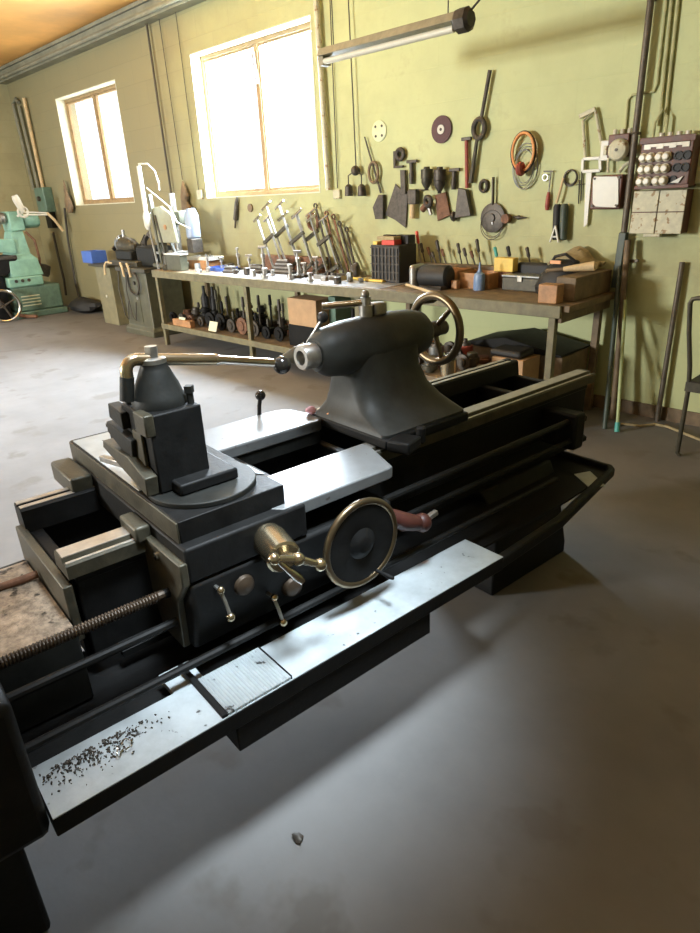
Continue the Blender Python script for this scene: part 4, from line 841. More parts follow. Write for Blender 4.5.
# small red-handled scraper
a, b = (-2.620,4.825,1.758), (-2.630,4.825,1.499); m_ = (-2.626,4.825,1.620); t = thing('scraper', 'thin scraper with a dark red handle hung below the cable coil', 'scraper', a); o = Vector(a)
MB().cyl((0,0,0), Vector(m_)-o, .006, seg=8).build('blade', 'steel', t); MB().rev(Vector(m_)-o, Vector(b)-Vector(m_), [(0,.010),(.03,.016),(.10,.019),(.13,.013)], 10).build('handle', 'redt', t); MB().bar((.02,0,.005), (-.06,0,.008), .012, .01).build('hook', 'dark', t); MB().ring((-.045,0,-.035), (0,1,0), .022, .005, 16, 6).build('ring', 'steel', t)
# wire ring
c = (-2.464,4.830,1.710); t = thing('wire_ring', 'wound ring of dark wire above the twin grease cartridges', 'wire ring', c)
for k in range(3): MB().ring((.003*k, -.006*k+.008, .002*k), (.05*k,1,.03), .056-.004*k, .004, 26, 6).build('wire_turn', 'dark', t)
MB().cyl((.05,0,-.05), (.14,0,-.045), .003, seg=6).build('wire_end', 'dark', t)
# twin black tubes with a white A-shaped clip
a, b = (-2.532,4.800,1.533), (-2.520,4.800,1.275); c = (-2.475,4.800,1.532)
t = thing('grease_gun', 'pair of black tubes with a pale bent spout and a white A-shaped clip', 'grease gun', b); o = Vector(b); up = Vector(a)-o
for dx in (0, c[0]-a[0]): MB().rev((dx,0,0), up, [(0,.022),(.01,.030),(up.length-.02,.030),(up.length,.02)], 16).build('tube', 'grn' if dx else 'black', t)
s0, s1, s2 = (-2.541,4.800,1.540), (-2.520,4.800,1.623), (-2.506,4.810,1.712)
MB().tube([Vector(p)-o for p in (s0, s1, s2)], .010, 8).build('spout', 'woodp', t)
g = (-2.512,4.760,1.322); gv = Vector(g)-o
MB().bar(gv+Vector((-.035,-.0,-.06)), gv+Vector((0,0,.06)), .018, .012).bar(gv+Vector((.035,0,-.06)), gv+Vector((0,0,.06)), .018, .012).bar(gv+Vector((-.02,0,-.02)), gv+Vector((.02,0,-.02)), .012, .012).build('letter_clip', 'white', t, bev=.002)
for a, b, l in (((-2.377,4.835,1.752), (-2.363,4.835,1.549), 'thin dark needle file hung left of the bow saw blade'), ((-2.390,4.835,1.693), (-2.381,4.835,1.529), 'shorter thin needle file hung left of the long one')):
    t = thing('needle_file', l, 'file', b, 0, 'needle files on the wall'); MB().cyl((0,0,0), Vector(a)-Vector(b), .004, .006, 6).build('blade', 'dark', t)
# bow saw with pale blade
t0 = (-2.419,4.820,2.105); t = thing('bow_saw', 'pale hacksaw with a tall bow frame and a long blade hanging down', 'saw', (-2.313,4.820,1.788)); o = Vector((-2.313,4.820,1.788))
P = [Vector(p)-o for p in ((-2.351,4.820,1.823), (-2.398,4.820,2.077), (-2.312,4.820,2.134), (-2.215,4.820,1.834))]
MB().tube(P, .012, 8).build('bow_frame', 'cover', t)
MB().bar(P[1]+Vector((-.03,0,.03)), P[2]+Vector((.0,0,.01)), .022, .03).build('top_bar', 'cover', t, bev=.004)
H = [Vector(p)-o for p in ((-2.367,4.820,1.831), (-2.240,4.820,1.829), (-2.227,4.820,1.748), (-2.362,4.820,1.748))]
mb = MB()
for i in range(4): mb.bar(H[i], H[(i+1) % 4], .022, .03, (0,1,0))
mb.build('handle', 'white', t, bev=.003)
B = [Vector(p)-o for p in ((-2.335,4.820,1.747), (-2.293,4.820,1.745), (-2.288,4.820,1.389), (-2.313,4.820,1.368))]
MB().prism([(p.x, p.z) for p in B], (-.006, .006), 'xz').build('blade', 'white', t)
# bell on its box, switch
c = (-2.098,4.800,1.885); t = thing('alarm_bell', 'round pale bell on a dark box beside the thick pipe', 'bell', c)
MB().box(-.085,.06,-.01,.045,-.06,.085).build('box', 'fuse', t, bev=.006)
MB().rev((.0,-.012,-.015), (0,-1,0), [(0,.072),(.02,.070),(.035,.058),(.042,.03),(.044,.008)], 28).build('gong', 'cover', t); MB().cyl((0,-.05,-.015), (0,-.062,-.015), .010, seg=10).build('screw', 'dark', t)
for k in range(3): MB().cyl((-.05+.05*k,.01,.085), (-.05+.05*k,.01,.115), .014, seg=10).build('gland', 'porcelain', t)
c = (-2.199,4.815,1.874); t = thing('wall_switch', 'small white switch on the wall left of the bell', 'switch', c); MB().box(-.04,.04,-.015,.03,-.065,.065).build('case', 'white', t, bev=.006); MB().box(-.012,.012,-.026,-.015,-.03,.03).build('rocker', 'cover', t, bev=.003)
# meter box with white face
P = [(-2.238,1.710),(-2.074,1.702),(-2.060,1.685),(-2.040,1.524),(-2.056,1.501),(-2.207,1.511),(-2.230,1.532),(-2.247,1.694)]
x0 = min(p[0] for p in P); x1 = max(p[0] for p in P); z0 = min(p[1] for p in P); z1 = max(p[1] for p in P)
t = thing('meter_box', 'dark box with a square white face under the bell', 'meter box', ((x0+x1)/2, YW, z0))
cx = (x0+x1)/2; MB().box(x0-cx-.01, x1-cx+.005, -.095, 0, -.01, z1-z0+.005).build('case', 'fuse', t, bev=.008)
MB().prism([(p[0]-cx, p[1]-z0) for p in P], (-.105, -.096), 'xz').build('face', 'white', t, bev=.002)
for i, j in ((0,0),(1,0),(0,1),(1,1)): MB().cyl((x0-cx+.015+i*(x1-x0-.03), -.106, .015+j*(z1-z0-.03)), (x0-cx+.015+i*(x1-x0-.03), -.112, .015+j*(z1-z0-.03)), .008, seg=8).build('screw', 'dark', t)
MB().tube([(.06,-.05,z1-z0+.02), (.09,-.05,z1-z0+.06), (.14,-.04,z1-z0+.09), (.2,-.02,z1-z0+.10)], .012, 8).build('cable', 'cover', t); MB().tube([(-.02,-.05,z1-z0+.02), (-.03,-.05,z1-z0+.10), (.0,-.04,z1-z0+.17)], .010, 8).build('cable', 'cover', t)
# fuse board
YF_ = 4.70
P = [(-1.900,1.919),(-1.598,1.922),(-1.565,1.625),(-1.927,1.608)]
xa, xb = (P[0][0]+P[3][0])/2, (P[1][0]+P[2][0])/2; za, zb = (P[2][1]+P[3][1])/2, (P[0][1]+P[1][1])/2
t = thing('fuse_board', 'maroon fuse board with rows of white porcelain fuses and a rusty pale cover', 'fuse board', ((xa+xb)/2, YW, za)); cx = (xa+xb)/2; W_ = (xb-xa)/2; Hh = zb-za
MB().box(-W_, W_, -.15, 0, 0, Hh).build('board', 'fuse', t, bev=.008)
MB().box(-W_-.008, W_+.008, -.16, -.151, Hh-.035, Hh+.004).build('edge_strip', 'fuse', t, bev=.003); MB().box(-W_-.008, W_+.008, -.16, -.151, -.004, .02).build('edge_strip', 'fuse', t, bev=.003)
gc = [.10, .235, .41, .545, .75, .90]; gr = [.62, .39, .15]
for j, fz in enumerate(gr):
    for i, fx in enumerate(gc):
        x, z = -W_+2*W_*fx, Hh*fz
        if i < 4: MB().rev((x,-.15,z), (0,-1,0), [(0,.030),(.02,.030),(.024,.024),(.045,.022),(.05,.016)], 18).build('fuse', 'porcelain', t)
        elif not (j == 2): MB().rev((x,-.15,z), (0,-1,0), [(0,.028),(.012,.028),(.0121,.02),(.004,.018)], 18).build('fuse_socket', 'black', t)
MB().prism([(W_*.35,Hh*.10),(W_*.80,Hh*.22),(W_*.66,Hh*.09)], (-.165, -.151), 'xz').build('white_tag', 'white', t)
MB().rev((W_*.40,-.15,Hh*.15), (0,-1,0), [(0,.028),(.012,.028),(.0121,.02),(.004,.018)], 18).build('fuse_socket', 'black', t)
for i in range(7): x = -W_*.72+i*W_*.24; MB().box(x-.022, x+.022, -.158, -.151, Hh*.78+.012*(i % 2), Hh*.88).build('circuit_label', 'porcelain', t, bev=.001)
C = [(-1.930,1.595),(-1.595,1.590),(-1.580,1.330),(-1.929,1.332)]
ca, cb = (C[0][0]+C[3][0])/2-cx, (C[1][0]+C[2][0])/2-cx; z0 = (C[2][1]+C[3][1])/2-za
cm_ = (ca+cb)/2; zm = (z0-.012)/2
cv = MB().box(ca, cb, -.12, 0, z0, -.012).build('lower_case', 'fuse', t, bev=.004)
for a0, a1 in ((ca, cm_-.003), (cm_+.003, cb)):
    for b0, b1 in ((z0, zm-.003), (zm+.003, -.014)): MB().box(a0, a1, -.13, -.121, b0, b1).build('cover_panel', 'cover', cv, bev=.003)
MB().box(cm_-.07, cm_+.04, -.135, -.10, z0-.02, z0).build('bottom_tab', 'cover', cv, bev=.003)
for i in range(4): x = -W_*.45+i*.055; MB().cyl((x,-.06,Hh), (x,-.06,Hh+.03), .018, seg=12).build('gland', 'porcelain', t)
MB().tube([(-W_*.82,-.05,Hh-.02), (-W_*.8,-.05,Hh+.10), (-W_*.55,-.05,Hh+.17), (-W_*.35,-.05,Hh+.12), (-W_*.33,-.05,Hh)], .010, 8).build('cable_loop', 'conduit', t)
# pale notice at the right edge
c = (-1.600,4.830,1.764); tag(MB().box(c[0]+.005, c[0]+.26, YW-.03, YW-.001, c[2]-.13, c[2]+.14).build('pale_box', 'paleg', bev=.004), 'pale yellow box on the wall right of the fuse board', 'box')
# conduits
def pipe(pts, r, m, name, label, cat='pipe', grp=None, seg=8): return tag(MB().tube(pts, r, seg).build(name, m), label, cat, grp)
zc = ZC-.01
a, b = (-2.003,4.790,2.695), (-1.995,4.790,1.336)
bx_ = b[0]
pp = thing('drain_pipe', 'thick brown pipe running down the wall left of the fuse board', 'pipe', (bx_, 4.79, b[2]))
top = Vector(a)-Vector(b); top *= (ZC-.02-b[2])/top.z
MB().cyl((0,0,0), top, .022, seg=12).build('tube', 'pipe', pp)
for f in (.25, .55, .8): c = top*f; MB().ring(c, (0,0,1), .026, .007, 14, 6).box(c.x-.012, c.x+.012, .0, .06, c.z-.008, c.z+.008).build('pipe_clip', 'pipe', pp)
c = (-1.990,4.790,1.330); dcx = (-2.010,4.790,0.874)
tag(MB().bar((bx_,4.79,b[2]-.002), (bx_-.012,4.79,.95), .055, .05, (0,1,0)).build('cable_duct', 'grn', bev=.006), 'dark square duct carrying on below the brown pipe', 'duct')
def top_at(p, q):
    d = Vector(p)-Vector(q); d *= (ZC-.02-q[2])/d.z; return Vector(q)+d
for p, q, l in (((-1.850,4.835,2.671), (-1.830,4.835,1.993), 'right one of three wall-coloured conduits above the fuse board'), ((-1.890,4.835,2.679), (-1.866,4.835,1.997), 'middle one of three wall-coloured conduits above the fuse board')):
    tt = top_at(p, q); pipe([q, tt], .011, 'conduit', 'conduit', l, 'conduit', 'conduits above the fuse board')
p, q1, q2, q3, q4, q5 = (-1.925,4.838,2.686), (-1.916,4.838,2.245), (-1.929,4.838,2.204), (-2.073,4.838,2.201), (-2.097,4.838,2.174), (-2.089,4.838,1.956)
pipe([q5, q4, q3, q2, q1, top_at(p, q1)], .009, 'conduit', 'conduit', 'bent conduit crossing over to the bell', 'conduit', 'conduits above the fuse board')
# cables and plugs near the windows
def cable(p, q, label, r=.006, m='cable', name='hanging_cable', ext=()):
    tt = top_at(p, q); return pipe([tt, q]+list(ext), r, m, name, label, 'cable')
cable((-4.935,4.830,3.269), (-4.946,4.830,1.735), 'thin dark cable running down right of the tall window', .005)
c = (-4.954,4.820,1.680); tag(MB().box(c[0]-.05, c[0]+.045, YW-.035, YW-.001, c[2]-.045, c[2]+.04).build('socket_box', 'cover', bev=.006), 'cream socket at the end of the thin cable right of the window', 'socket')
p, q = (-4.672,4.800,3.214), (-4.649,4.800,1.917); cable(p, q, 'dark cable ending in two hanging plugs right of the window', .006)
c = Vector(q); t = thing('twin_plug', 'pair of dark plugs hanging from one cable right of the window', 'plug', c)
MB().ball((.0,-.01,-.04), .045, 14).build('splitter', 'dark', t)
for q2, s in (((-4.749,4.800,1.701), -1), ((-4.573,4.800,1.695), 1)):
    e = Vector(q2)-c; MB().tube([(.03*s,-.01,-.05), (e.x,-.01,-.08), (e.x,-.01,e.z+.05)], .006, 8).build('lead', 'cable', t)
    MB().rev((e.x,-.01,e.z+.06), (0,0,-1), [(0,.016),(.02,.036),(.10,.042),(.105,.035)], 16).build('plug_body', 'dark', t)
a = (-5.081,4.800,2.433); b = (-5.017,4.800,1.627)
pipe([top_at((-5.082,4.800,3.278), (-5.047,4.800,1.721)), Vector((-5.047,4.800,1.721))], .028, 'cover', 'riser_pipe', 'pale thick pipe running down beside the tall window', 'pipe')
pipe([top_at((-8.080,4.800,3.705), (-8.062,4.800,1.756)), Vector((-8.062,4.800,1.756))], .014, 'cable', 'riser_conduit', 'thick dark conduit down the wall between the two windows', 'conduit')
cable((-7.822,4.820,3.739), (-7.774,4.820,1.936), 'thin cable down to the dark hanging tool between the windows', .005)
cable((-7.467,4.830,3.712), (-7.450,4.830,1.806), 'thin cable down to the small cream socket left of the tall window', .004)
c = (-7.426,4.820,1.748); tag(MB().box(c[0]-.055, c[0]+.055, YW-.035, YW-.001, c[2]-.05, c[2]+.06).build('socket_box', 'cover', bev=.006), 'small cream socket left of the tall window', 'socket')
c = (-7.745,4.800,1.923); t = thing('hanging_bag', 'dark pointed bag hanging between the two windows', 'bag', c)
MB().loft([[(r*math.cos(a)+dx, .5*r*math.sin(a), z) for a in [2*PI*i/14 for i in range(14)]] for r, z, dx in ((.012,0,0), (.05,-.08,.0), (.09,-.18,.01), (.07,-.24,-.02), (.11,-.33,.02), (.07,-.40,.03))]).build('cloth', 'wood', t)
MB().tube([(.09,-.02,-.33), (.12,-.02,-.42), (.10,-.02,-.50)], .018, 6).build('tail', 'dark', t)
for a, b, r, l in (((-6.638,4.820,1.702), (-6.744,4.820,1.359), .03, 'dark stick hanging under the left part of the tall window'),):
    tag(MB().rev(b, Vector(a)-Vector(b), [(0,.01),(.08,.012),(.10,r),(.30,r*.8),(.36,.008)], 10).build('hung_tool', 'dark'), l, 'tool')
c = (-6.426,4.835,1.577); tag(MB().cyl((c[0],YW-.001,c[2]), (c[0],YW-.02,c[2]), .045, seg=14).build('wooden_disc', 'wood'), 'brown round wooden disc on the wall under the window mullion', 'disc')
# fluorescent lamp hung from the ceiling over the bench
LY = 3.7; a, b = Vector((-3.867,3.700,2.584)), Vector((-2.656,3.700,2.588))
zl = (a.z+b.z)/2; xa, xb = a.x-.02, b.x
lp = thing('fluorescent_lamp', 'long dusty fluorescent lamp, unlit, hanging from the ceiling over the bench', 'lamp', ((xa+xb)/2, LY, zl)); w = (xb-xa)/2
MB().prism([(-.055,-.0),(-.03,.05),(.03,.05),(.055,-.0)], (-w, w), 'yz').build('housing', 'lampb', lp, bev=.004)
MB().cyl((-w+.02,-.02,-.035), (w-.05,-.02,-.035), .020, seg=14).build('tube', 'alu', lp)
MB().rev((w-.05,0,-.0), (1,0,0), [(0,.05),(.02,.066),(.09,.066),(.11,.045)], 8).build('end_cap', 'dark', lp)
MB().box(-w,-w+.05,-.04,.04,-.06,.0).build('end_socket', 'lampb', lp, bev=.006)
for x in (-w*.8, w*.82): MB().cyl((x,0,.05), (x,0,ZC-zl-.001), .004, seg=6).build('hanger', 'cable', lp)
MB().tube([(w+.04,0,.03), (w+.12,.02,.10), (w+.10,.03,.17), (w-.02,.03,.15), (w-.12,.03,.14), (w-.2,.03,.3), (w-.22,.02,ZC-zl-.01)], .007, 8).build('supply_cable', 'cable', lp)
# poles, rods and frame leaning at the right
def pole(p0, p1, r, m, name, label, cat='pole'): 
    t = thing(name, label, cat, p0); MB().cyl((0,0,0), Vector(p1)-Vector(p0), r, seg=12).build('shaft', m, t); return t
x, y = (-1.794,4.387); q = (-1.990,4.780,1.104); pole((x, y, 0), q, .017, 'grn', 'dark_pole', 'dark green pole leaning on the wall at the bench end, left one')
x, y = (-1.816,4.510); q = (-1.947,4.760,1.285); pole((x-.03, y+.13, 0), q, .022, 'wood', 'wooden_pole', 'thick brown pole leaning on the wall behind the pale green one')
x, y = (-1.699,4.381); q = (-1.887,4.700,0.881); t = pole((x, y, 0), q, .012, 'palegrn', 'broom_handle', 'pale green broom handle with a teal tip leaning at the bench end'); d = (Vector(q)-Vector((x,y,0))).normalized(); MB().cyl((0,0,0), d*.07, .018, seg=12).build('teal_tip', 'teal', t)
x, y = (-1.571,4.787); q = (-1.576,4.810,1.144); pole((x, y-.0, 0), q, .018, 'pipe', 'iron_rod', 'brown iron rod leaning alone on the wall under the fuse board')
p = (-1.901,4.800,1.134); tag(MB().bar((p[0]-.09,4.8,p[2]), (p[0]+.03,4.80,p[2]+.01), .03, .02).box(p[0]-.10, p[0]-.08, 4.8, YW, p[2]-.02, p[2]+.02).build('wall_bracket', 'pipe'), 'small dark bracket sticking out by the duct above the poles', 'bracket')
hp = [(*(-1.737,4.535), .011), (*(-1.614,4.576), .011), (*(-1.543,4.672), .011), (*(-1.452,4.675), .011), (*(-1.309,4.600), .011), (*(-1.192,4.541), .011), (*(-0.936,4.508), .011)]
tag(MB().tube(hp, .010, 8).build('floor_hose', 'tan'), 'thin pale hose lying on the floor along the wall', 'hose')
# metal chair frame at the right edge
x, y = (-1.200,4.193)
ch = thing('metal_chair', 'tubular metal chair with a dark seat at the right edge', 'chair', (x, y, 0))
for k in (0, .44):
    MB().tube([(k,0,0), (k-.02,.0,.02), (k-.02,0,.46)], .014, 10).build('leg', 'ironl', ch)
    MB().tube([(k,.44,0), (k-.02,.44,.46)], .014, 10).build('leg', 'ironl', ch)
MB().tube([(-.02,0,.46), (-.035,0,.60), (-.07,-.005,.80), (-.09,-.01,.975), (-.08,-.01,1.0), (-.05,-.01,1.008), (.29,-.01,1.008), (.34,-.01,1.0), (.35,-.01,.975), (.37,-.005,.80), (.405,0,.60), (.42,0,.46)], .014, 10).build('backrest_frame', 'ironl', ch)
MB().box(-.03,.435,-.02,.46,.462,.505).build('seat', 'black', ch, bev=.015)
MB().box(-.035,.44,-.025,-.021,.44,.50).build('seat_rail', 'ironl', ch, bev=.001)

# ------------------------------------------------------------------ machines at the left
# drill press standing on the left end of the bench
p = (-7.713,4.411); t = thing('drill_press', 'small bench drill press with a pale belt cover at the left end of the bench', 'drill press', (p[0]+.13, 4.42, .9205))
MB().box(-.20,.26,-.20,.20,0,.05).build('base', 'olive', t, bev=.012)
MB().cyl((0,.10,.05), (0,.10,.86), .038, seg=18).build('column', 'steel', t)
MB().prism([(-.12,-.12),(.20,-.14),(.30,-.02),(.30,.10),(-.10,.14)], (.50, .66), 'xy').build('head', 'olive', t, bev=.015)
MB().prism([(-.10,.30),(.42,.30),(.36,.62),(.14,.72),(-.06,.70)], (-.17, -.13), 'xz').build('belt_cover', 'creamd', t, bev=.008)
MB().cyl((.20,-.171,.48), (.20,-.178,.48), .03, seg=14).build('cover_screw', 'oak', t)
mo = MB().rev((.46,.05,.34), (0,0,1), [(0,.07),(.02,.085),(.26,.085),(.30,.07),(.34,.05)], 20).build('motor', 'bluegrey', t); MB().box(.44,.56,-.05,.10,.18,.34).build('motor_foot', 'dark', t, bev=.006)
MB().cyl((.06,-.02,.50), (.06,-.02,.28), .022, seg=12).build('spindle', 'steel', t); MB().rev((.06,-.02,.28), (0,0,-1), [(0,.025),(.06,.025),(.10,.012)], 12).build('chuck', 'dark', t)
MB().box(-.16,.24,-.16,.10,.16,.19).build('table', 'steel', t, bev=.004)
for k in range(3): a = k*2.1+.5; MB().cyl((-.125,-.02,.56), (-.14,-.02+.16*math.cos(a),.56+.16*math.sin(a)), .008, seg=8).build('feed_lever', 'steel', t)
MB().bar((.30,-.10,.05), (.10,-.10,.40), .03, .03).build('brace', 'ironl', t)
MB().bar((.0,-.16,.05), (-.08,-.16,.86), .05, .04).build('front_column', 'olive', t, bev=.006); MB().bar((.14,-.15,.05), (-.0,-.15,.62), .06, .03).build('front_plate', 'ironl', t, bev=.006)
# machine lamp: white tube with a bent cord beside the drill press
b = Vector((-7.580,4.200,1.579)); a = Vector((-7.579,4.200,2.087)); t = thing('work_or_fill_lamp', 'upright white lamp arm with looping pale cord above the drill press', 'lamp', (b.x, 4.13, .9205))
o = Vector((b.x, 4.2, .92)); f = Vector((-7.305,4.200,1.004)); 
MB().cyl((.10,0,0), b-o, .014, seg=10).build('post', 'steel', t); MB().cyl(b-o, a-o, .026, seg=12).build('lamp_tube', 'white', t)
P = [Vector(q)-o for q in ((-7.572,4.200,2.108), (-7.364,4.200,2.096), (-7.230,4.200,2.014), (-7.179,4.200,1.885), (-7.190,4.200,1.811))]
MB().tube(P, .009, 8).build('cord', 'white', t)
P = [Vector(q)-o for q in ((-7.470,4.200,1.843), (-7.247,4.200,1.738), (-7.012,4.200,1.624), (-6.904,4.200,1.461), (-6.646,4.200,1.396))]
MB().tube(P, .009, 8).build('cord', 'white', t)
MB().rev(b-o, (0,0,-1), [(0,.03),(.05,.045),(.16,.04),(.20,.02)], 14).build('joint', 'white', t)
c = (-7.096,4.200,1.250); tag(MB().box(c[0]-.16, c[0]+.20, 4.10, 4.22, 1.10, 1.112).build('white_lid', 'white'), 'flat white lid lying on the olive box beside the drill press', 'lid'); tag(MB().box(c[0]-.14, c[0]+.18, 4.11, 4.21, .9205, 1.0992).build('olive_box', 'olive', bev=.003), 'olive box with a white lid on the bench beside the drill press', 'box')
tag(MB().rev((-7.30, 4.16, .9205), (0,0,1), [(0,.06),(.05,.07),(.06,.05),(.16,.05),(.17,.03)], 14).build('round_casting', 'ironl'), 'grey round casting on the bench left of the drill press', 'casting')
# tool grinder on its cabinet, left of the bench
xa, xb = (-8.839,4.200,0.951)[0], (-7.782,4.200,0.889)[0]
cab = thing('tool_grinder', 'dark tool grinder on a tall olive cabinet left of the bench', 'grinder', ((xa+xb)/2, 4.45, 0)); w = (xb-xa)/2-.14
mb = MB().loft([[(-w,-.30,0),(w,-.30,0),(w,.28,0),(-w,.28,0)], [(-w,-.30,.08),(w,-.30,.08),(w,.28,.08),(-w,.28,.08)], [(-w*.9,-.26,.12),(w*.9,-.26,.12),(w*.9,.26,.12),(-w*.9,.26,.12)], [(-w*.9,-.26,.84),(w*.9,-.26,.84),(w*.9,.26,.84),(-w*.9,.26,.84)]])
cb = mb.build('cabinet', 'olive', cab, bev=.01)
MB().box(-w*.7, w*.25, -.268, -.258, .18, .76).build('door', 'olive', cb, bev=.004); MB().cyl((w*.12,-.275,.5), (w*.12,-.268,.5), .02, seg=10).build('door_knob', 'steel', cb)
MB().box(-w-.02, w+.02, -.30, .28, .841, .90).build('top_plate', 'ironl', cab, bev=.01)
MB().box(-w-.30, w*.2, -.22, .12, .90, .97).build('cross_table', 'ironl', cab, bev=.008)
MB().box(-w-.22, -w+.22, -.16, .10, .97, 1.10).build('slide', 'iron', cab, bev=.02)
MB().rev((-w-.26,-.05,1.17), (1,.0,-.06), [(0,.07),(.03,.09),(.10,.09),(.11,.105),(.34,.105),(.40,.08),(.50,.05)], 24).build('grinding_head', 'ironl', cab); MB().rev((-w-.20,-.05,1.18), (1,0,0), [(0,.095),(.012,.115),(.05,.115),(.06,.095)], 24).build('grinding_wheel', 'dullz', cab); MB().bar((-w-.26,-.16,1.10), (-w-.26,-.05,1.20), .04, .05).bar((-w+.1,.05,1.10), (-w+.24,.1,1.28), .03, .04).build('work_head', 'iron', cab, bev=.005)
MB().cyl((-w-.10,-.05,1.26), (-w-.10,-.05,1.36), .022, seg=12).build('oil_cup', 'steel', cab)
MB().box(-.05,w+.02,-.14,.16,.90,1.16).build('motor', 'iron', cab, bev=.03)
MB().tube([(.0,-.0,1.16), (.06,-.02,1.26), (.14,-.02,1.30), (.2,0,1.24)], .018, 8).build('hose', 'dark', cab); MB().bar((-.10,.0,1.16), (.12,.02,1.32), .03, .05).build('wheel_guard', 'dark', cab, bev=.004)
for x, s in ((-w-.20, -1), (-w+.12, 1), (-w+.30, 1)): MB().tube([(x,-.24,.93), (x+.05*s,-.30,.95), (x+.10*s,-.31,.90), (x+.12*s,-.31,.78)], .015, 8).build('lever', 'woodp', cab)
MB().ring((w*.1,-.29,.70), (0,1,0), .15, .012, 24, 8).build('hand_wheel', 'dark', cab); MB().cyl((w*.1,-.29,.70), (w*.1,-.26,.70), .025, seg=12).build('wheel_hub', 'dark', cab)
for x in (-w*.9, -w*.35): MB().tube([(x,-.28,.86), (x-.02,-.31,.6), (x+.04,-.31,.25), (x+.12,-.31,.2), (x+.16,-.29,.45)], .008, 8).build('loose_cable', 'cable', cab)
xt = (-8.689,4.200,0.956)[0]
st = thing('side_stand', 'slim grey-brown stand with a tray left of the tool grinder', 'stand', ((-9.535,4.300,0.917)[0], 4.5, 0))
MB().box(-.24,.24,-.16,.18,0,.84).build('body', 'tand', st, bev=.006); MB().box(-.36,.26,-.2,.2,.845,.88).build('tray', 'ironl', st, bev=.004)
MB().cyl((0,-.162,.42), (0,-.17,.42), .02, seg=10).build('knob', 'white', st)
xb_ = (-10.047,4.400,1.167)[0]
bc = thing('blue_crate', 'bright blue plastic crate on the slim stand', 'crate', (xb_, 4.48, .88))
MB().box(-.15,.19,-.12,.12,0,.012).build('bottom', 'blue', bc)
for a in ((-.15,.19,-.12,-.11), (-.15,.19,.11,.12), (-.15,-.14,-.11,.11), (.18,.19,-.11,.11)): MB().box(*a, .012, .17).build('side', 'blue', bc, bev=.002)
# mint green grinder at the far left
gm = thing('surface_grinder', 'large mint green grinding machine in the far left corner', 'grinding machine', (-11.75, 3.95, 0))
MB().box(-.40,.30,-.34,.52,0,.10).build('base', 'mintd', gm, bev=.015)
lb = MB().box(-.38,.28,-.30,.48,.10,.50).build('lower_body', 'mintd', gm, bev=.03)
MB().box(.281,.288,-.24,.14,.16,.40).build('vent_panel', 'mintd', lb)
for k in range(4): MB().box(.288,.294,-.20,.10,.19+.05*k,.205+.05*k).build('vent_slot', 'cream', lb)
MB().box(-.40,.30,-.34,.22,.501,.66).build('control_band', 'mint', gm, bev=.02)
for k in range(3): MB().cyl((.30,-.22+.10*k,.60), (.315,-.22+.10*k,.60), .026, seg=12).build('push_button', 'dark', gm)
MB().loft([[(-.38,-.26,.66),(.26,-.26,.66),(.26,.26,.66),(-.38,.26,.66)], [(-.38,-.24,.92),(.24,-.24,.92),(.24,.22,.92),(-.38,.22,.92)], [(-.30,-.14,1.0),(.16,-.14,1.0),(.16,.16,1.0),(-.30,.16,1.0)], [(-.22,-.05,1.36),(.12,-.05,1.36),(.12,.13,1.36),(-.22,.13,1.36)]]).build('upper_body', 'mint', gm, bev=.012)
MB().box(-.20,.16,-.06,.17,1.36,1.66).build('column_head', 'mint', gm, bev=.02)
MB().prism([(-.52,1.10),(-.12,1.02),(-.06,1.02),(-.06,1.24),(-.44,1.27)], (-.20, .18), 'yz').build('slide_cover', 'mint', gm, bev=.01)
MB().rev((.02,.17,1.50), (0,1,0), [(0,.08),(.02,.11),(.24,.11),(.27,.09),(.29,.04)], 22).build('motor', 'mint', gm)
MB().rev((.04,-.06,1.56), (0,-1,0), [(0,.06),(.04,.09),(.10,.09),(.12,.05),(.20,.04)], 20).build('wheel_head', 'steel', gm)
MB().cyl((.04,-.22,1.40), (.04,-.22,1.62), .05, seg=14).build('dial_post', 'steel', gm)
MB().box(-.25,.25,-.72,-.10,.94,1.0).build('table', 'dark', gm, bev=.01)
MB().prism([(-.60,.70),(-.3,.70),(-.1,.94),(-.66,.94)], (-.24, .24), 'yz').build('table_support', 'irond', gm, bev=.01)
MB().box(-.3,.2,-.70,-.36,0,.70).build('side_pedestal', 'irond', gm, bev=.02)
MB().ring((.42,-.54,.26), (1,-.2,0), .24, .026, 32, 10).build('hand_wheel', 'chrome', gm); MB().cyl((.20,-.5,.26), (.42,-.54,.26), .04, seg=12).build('wheel_shaft', 'dark', gm)
for k in range(4): a = k*PI/2+.4; MB().cyl((.42,-.54,.26), (.42,-.54+.23*math.cos(a),.26+.23*math.sin(a)), .015, seg=8).build('spoke', 'dark', gm)
MB().tube([(.30,-.30,.06), (.42,-.2,.04), (.52,-.1,.035)], .03, 8).build('foot_pedal', 'rust', gm)
MB().tube([(.13,.16,1.34), (.18,.26,1.2), (.16,.28,.9), (.14,.24,.7)], .02, 8).build('hose', 'rust', gm)
MB().rev((.05,.30,.62), (0,.3,1), [(0,.10),(.04,.12),(.18,.12),(.20,.06)], 16).build('coolant_pump', 'dark', gm)
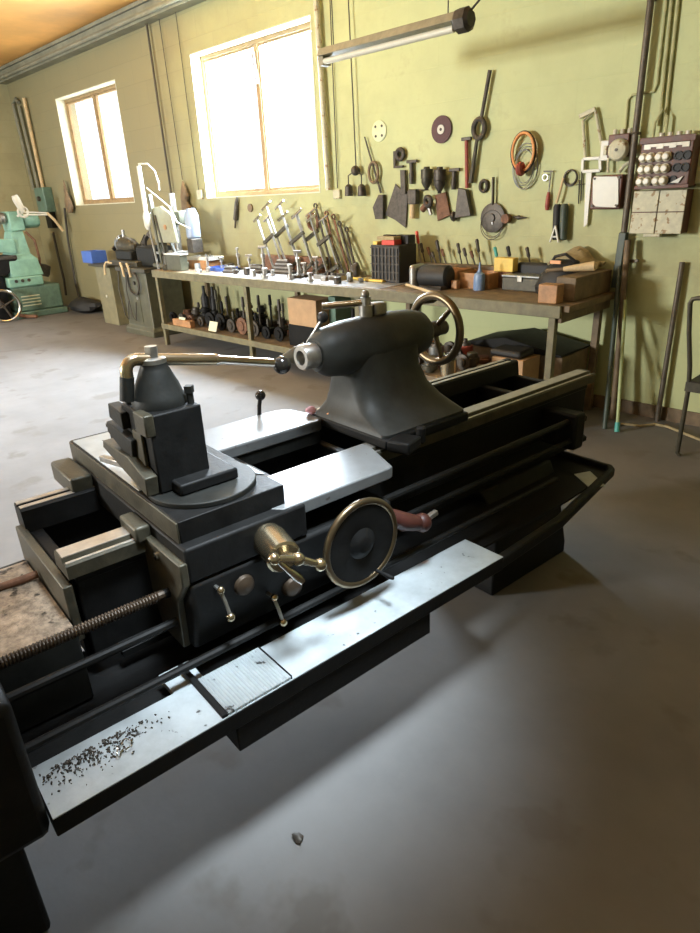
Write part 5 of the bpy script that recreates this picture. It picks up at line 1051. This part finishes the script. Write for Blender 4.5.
# jointed lamp on the machine
P = [Vector(q) for q in ((-11.500,4.051,1.493), (-11.500,4.024,1.896), (-11.500,4.102,1.641), (-11.450,4.459,1.610), (-11.450,4.660,1.318))]
ml = thing('machine_lamp', 'white jointed lamp arm fixed to the mint green machine', 'lamp', (-11.56, 4.02, 1.58)); o = Vector((-11.56, 4.02, 1.58))
MB().rev(P[2]-o, P[1]-P[2], [(0,.03),(.06,.05),(.20,.06),(.26,.045)], 14).build('lamp_head', 'white', ml)
MB().ring(P[2]-o, (1,0,0), .075, .020, 20, 8).build('joint', 'white', ml)
MB().bar((0,0,0), P[2]-o, .03, .03).build('bracket', 'white', ml)
for dz in (0, -.045): MB().tube([P[2]-o+Vector((0,0,dz)), P[3]-o+Vector((0,0,dz*.6))], .012, 8).build('arm', 'white', ml)
MB().tube([P[3]-o, (P[3]*.5+P[4]*.5)-o+Vector((0,0,.03)), P[4]-o], .022, 8).build('hose', 'woodp', ml)
# switch box, pipes and hanging cables on the far end of the wall
c = (-12.216,4.720,1.819); t = thing('switch_box', 'dark green switch box on the wall near the far corner', 'switch box', (c[0], YW, c[2]))
MB().box(-.20,.20,-.16,0,-.20,.20).build('case', 'mintd', t, bev=.015); MB().box(-.09,.14,-.10,0,-.46,-.20).build('cable_entry', 'iron', t, bev=.01); MB().cyl((0,-.16,.02), (0,-.20,.02), .04, seg=12).build('handle', 'dark', t)
gl_ = ['left one of three pipes rising from the switch box', 'middle one of three pipes rising from the switch box', 'right one of three pipes rising from the switch box']
for k, (p, q, m) in enumerate((((-12.786,4.800,3.351), (-12.688,4.800,1.994), 'trim'), ((-12.542,4.800,3.294), (-12.461,4.800,1.986), 'trim'), ((-12.258,4.800,3.378), (-12.262,4.800,1.979), 'woodp'))):
    P_ = [Vector(q), Vector(p)]
    if k == 0: r_ = Vector((-12.606,4.800,3.405)); P_ += [r_, Vector((-12.536,4.800,3.337))]
    pipe(P_, .030, m, 'riser_pipe', gl_[k], 'pipe', 'pipes above the switch box')
pipe([Vector((-12.237,4.800,1.290)), Vector((-12.232,4.800,0.899)), Vector((-12.201,4.800,0.463)), Vector((-12.256,4.800,0.190))], .022, 'cable', 'hanging_cable', 'dark cable hanging from the switch box to the floor', 'cable')
pipe([Vector((-11.535,4.800,1.674)), Vector((-11.660,4.800,1.162)), Vector((-11.713,4.800,0.402)), Vector((-11.665,4.800,0.073))], .020, 'cable', 'hanging_cable', 'dark cable hanging left of the far window', 'cable')
c = (-11.303,4.780,1.793); t = thing('hung_pouch', 'brown pointed pouch hanging left of the far window', 'pouch', c)
MB().loft([[(r*math.cos(a)+dx, .5*r*math.sin(a), z) for a in [2*PI*i/12 for i in range(12)]] for r, z, dx in ((.012,.30,0), (.05,.14,-.01), (.05,.08,.01), (.10,-.02,.01), (.11,-.12,.02), (.06,-.2,.01))]).build('cloth', 'wood', t)
p = (-12.242,4.866); tag(MB().blob((p[0]+1.15,4.64,.12), .36, .20, .13, 12, 16).build('dark_heap', 'black'), 'dark heap of rags on the floor by the far wall', 'heap')
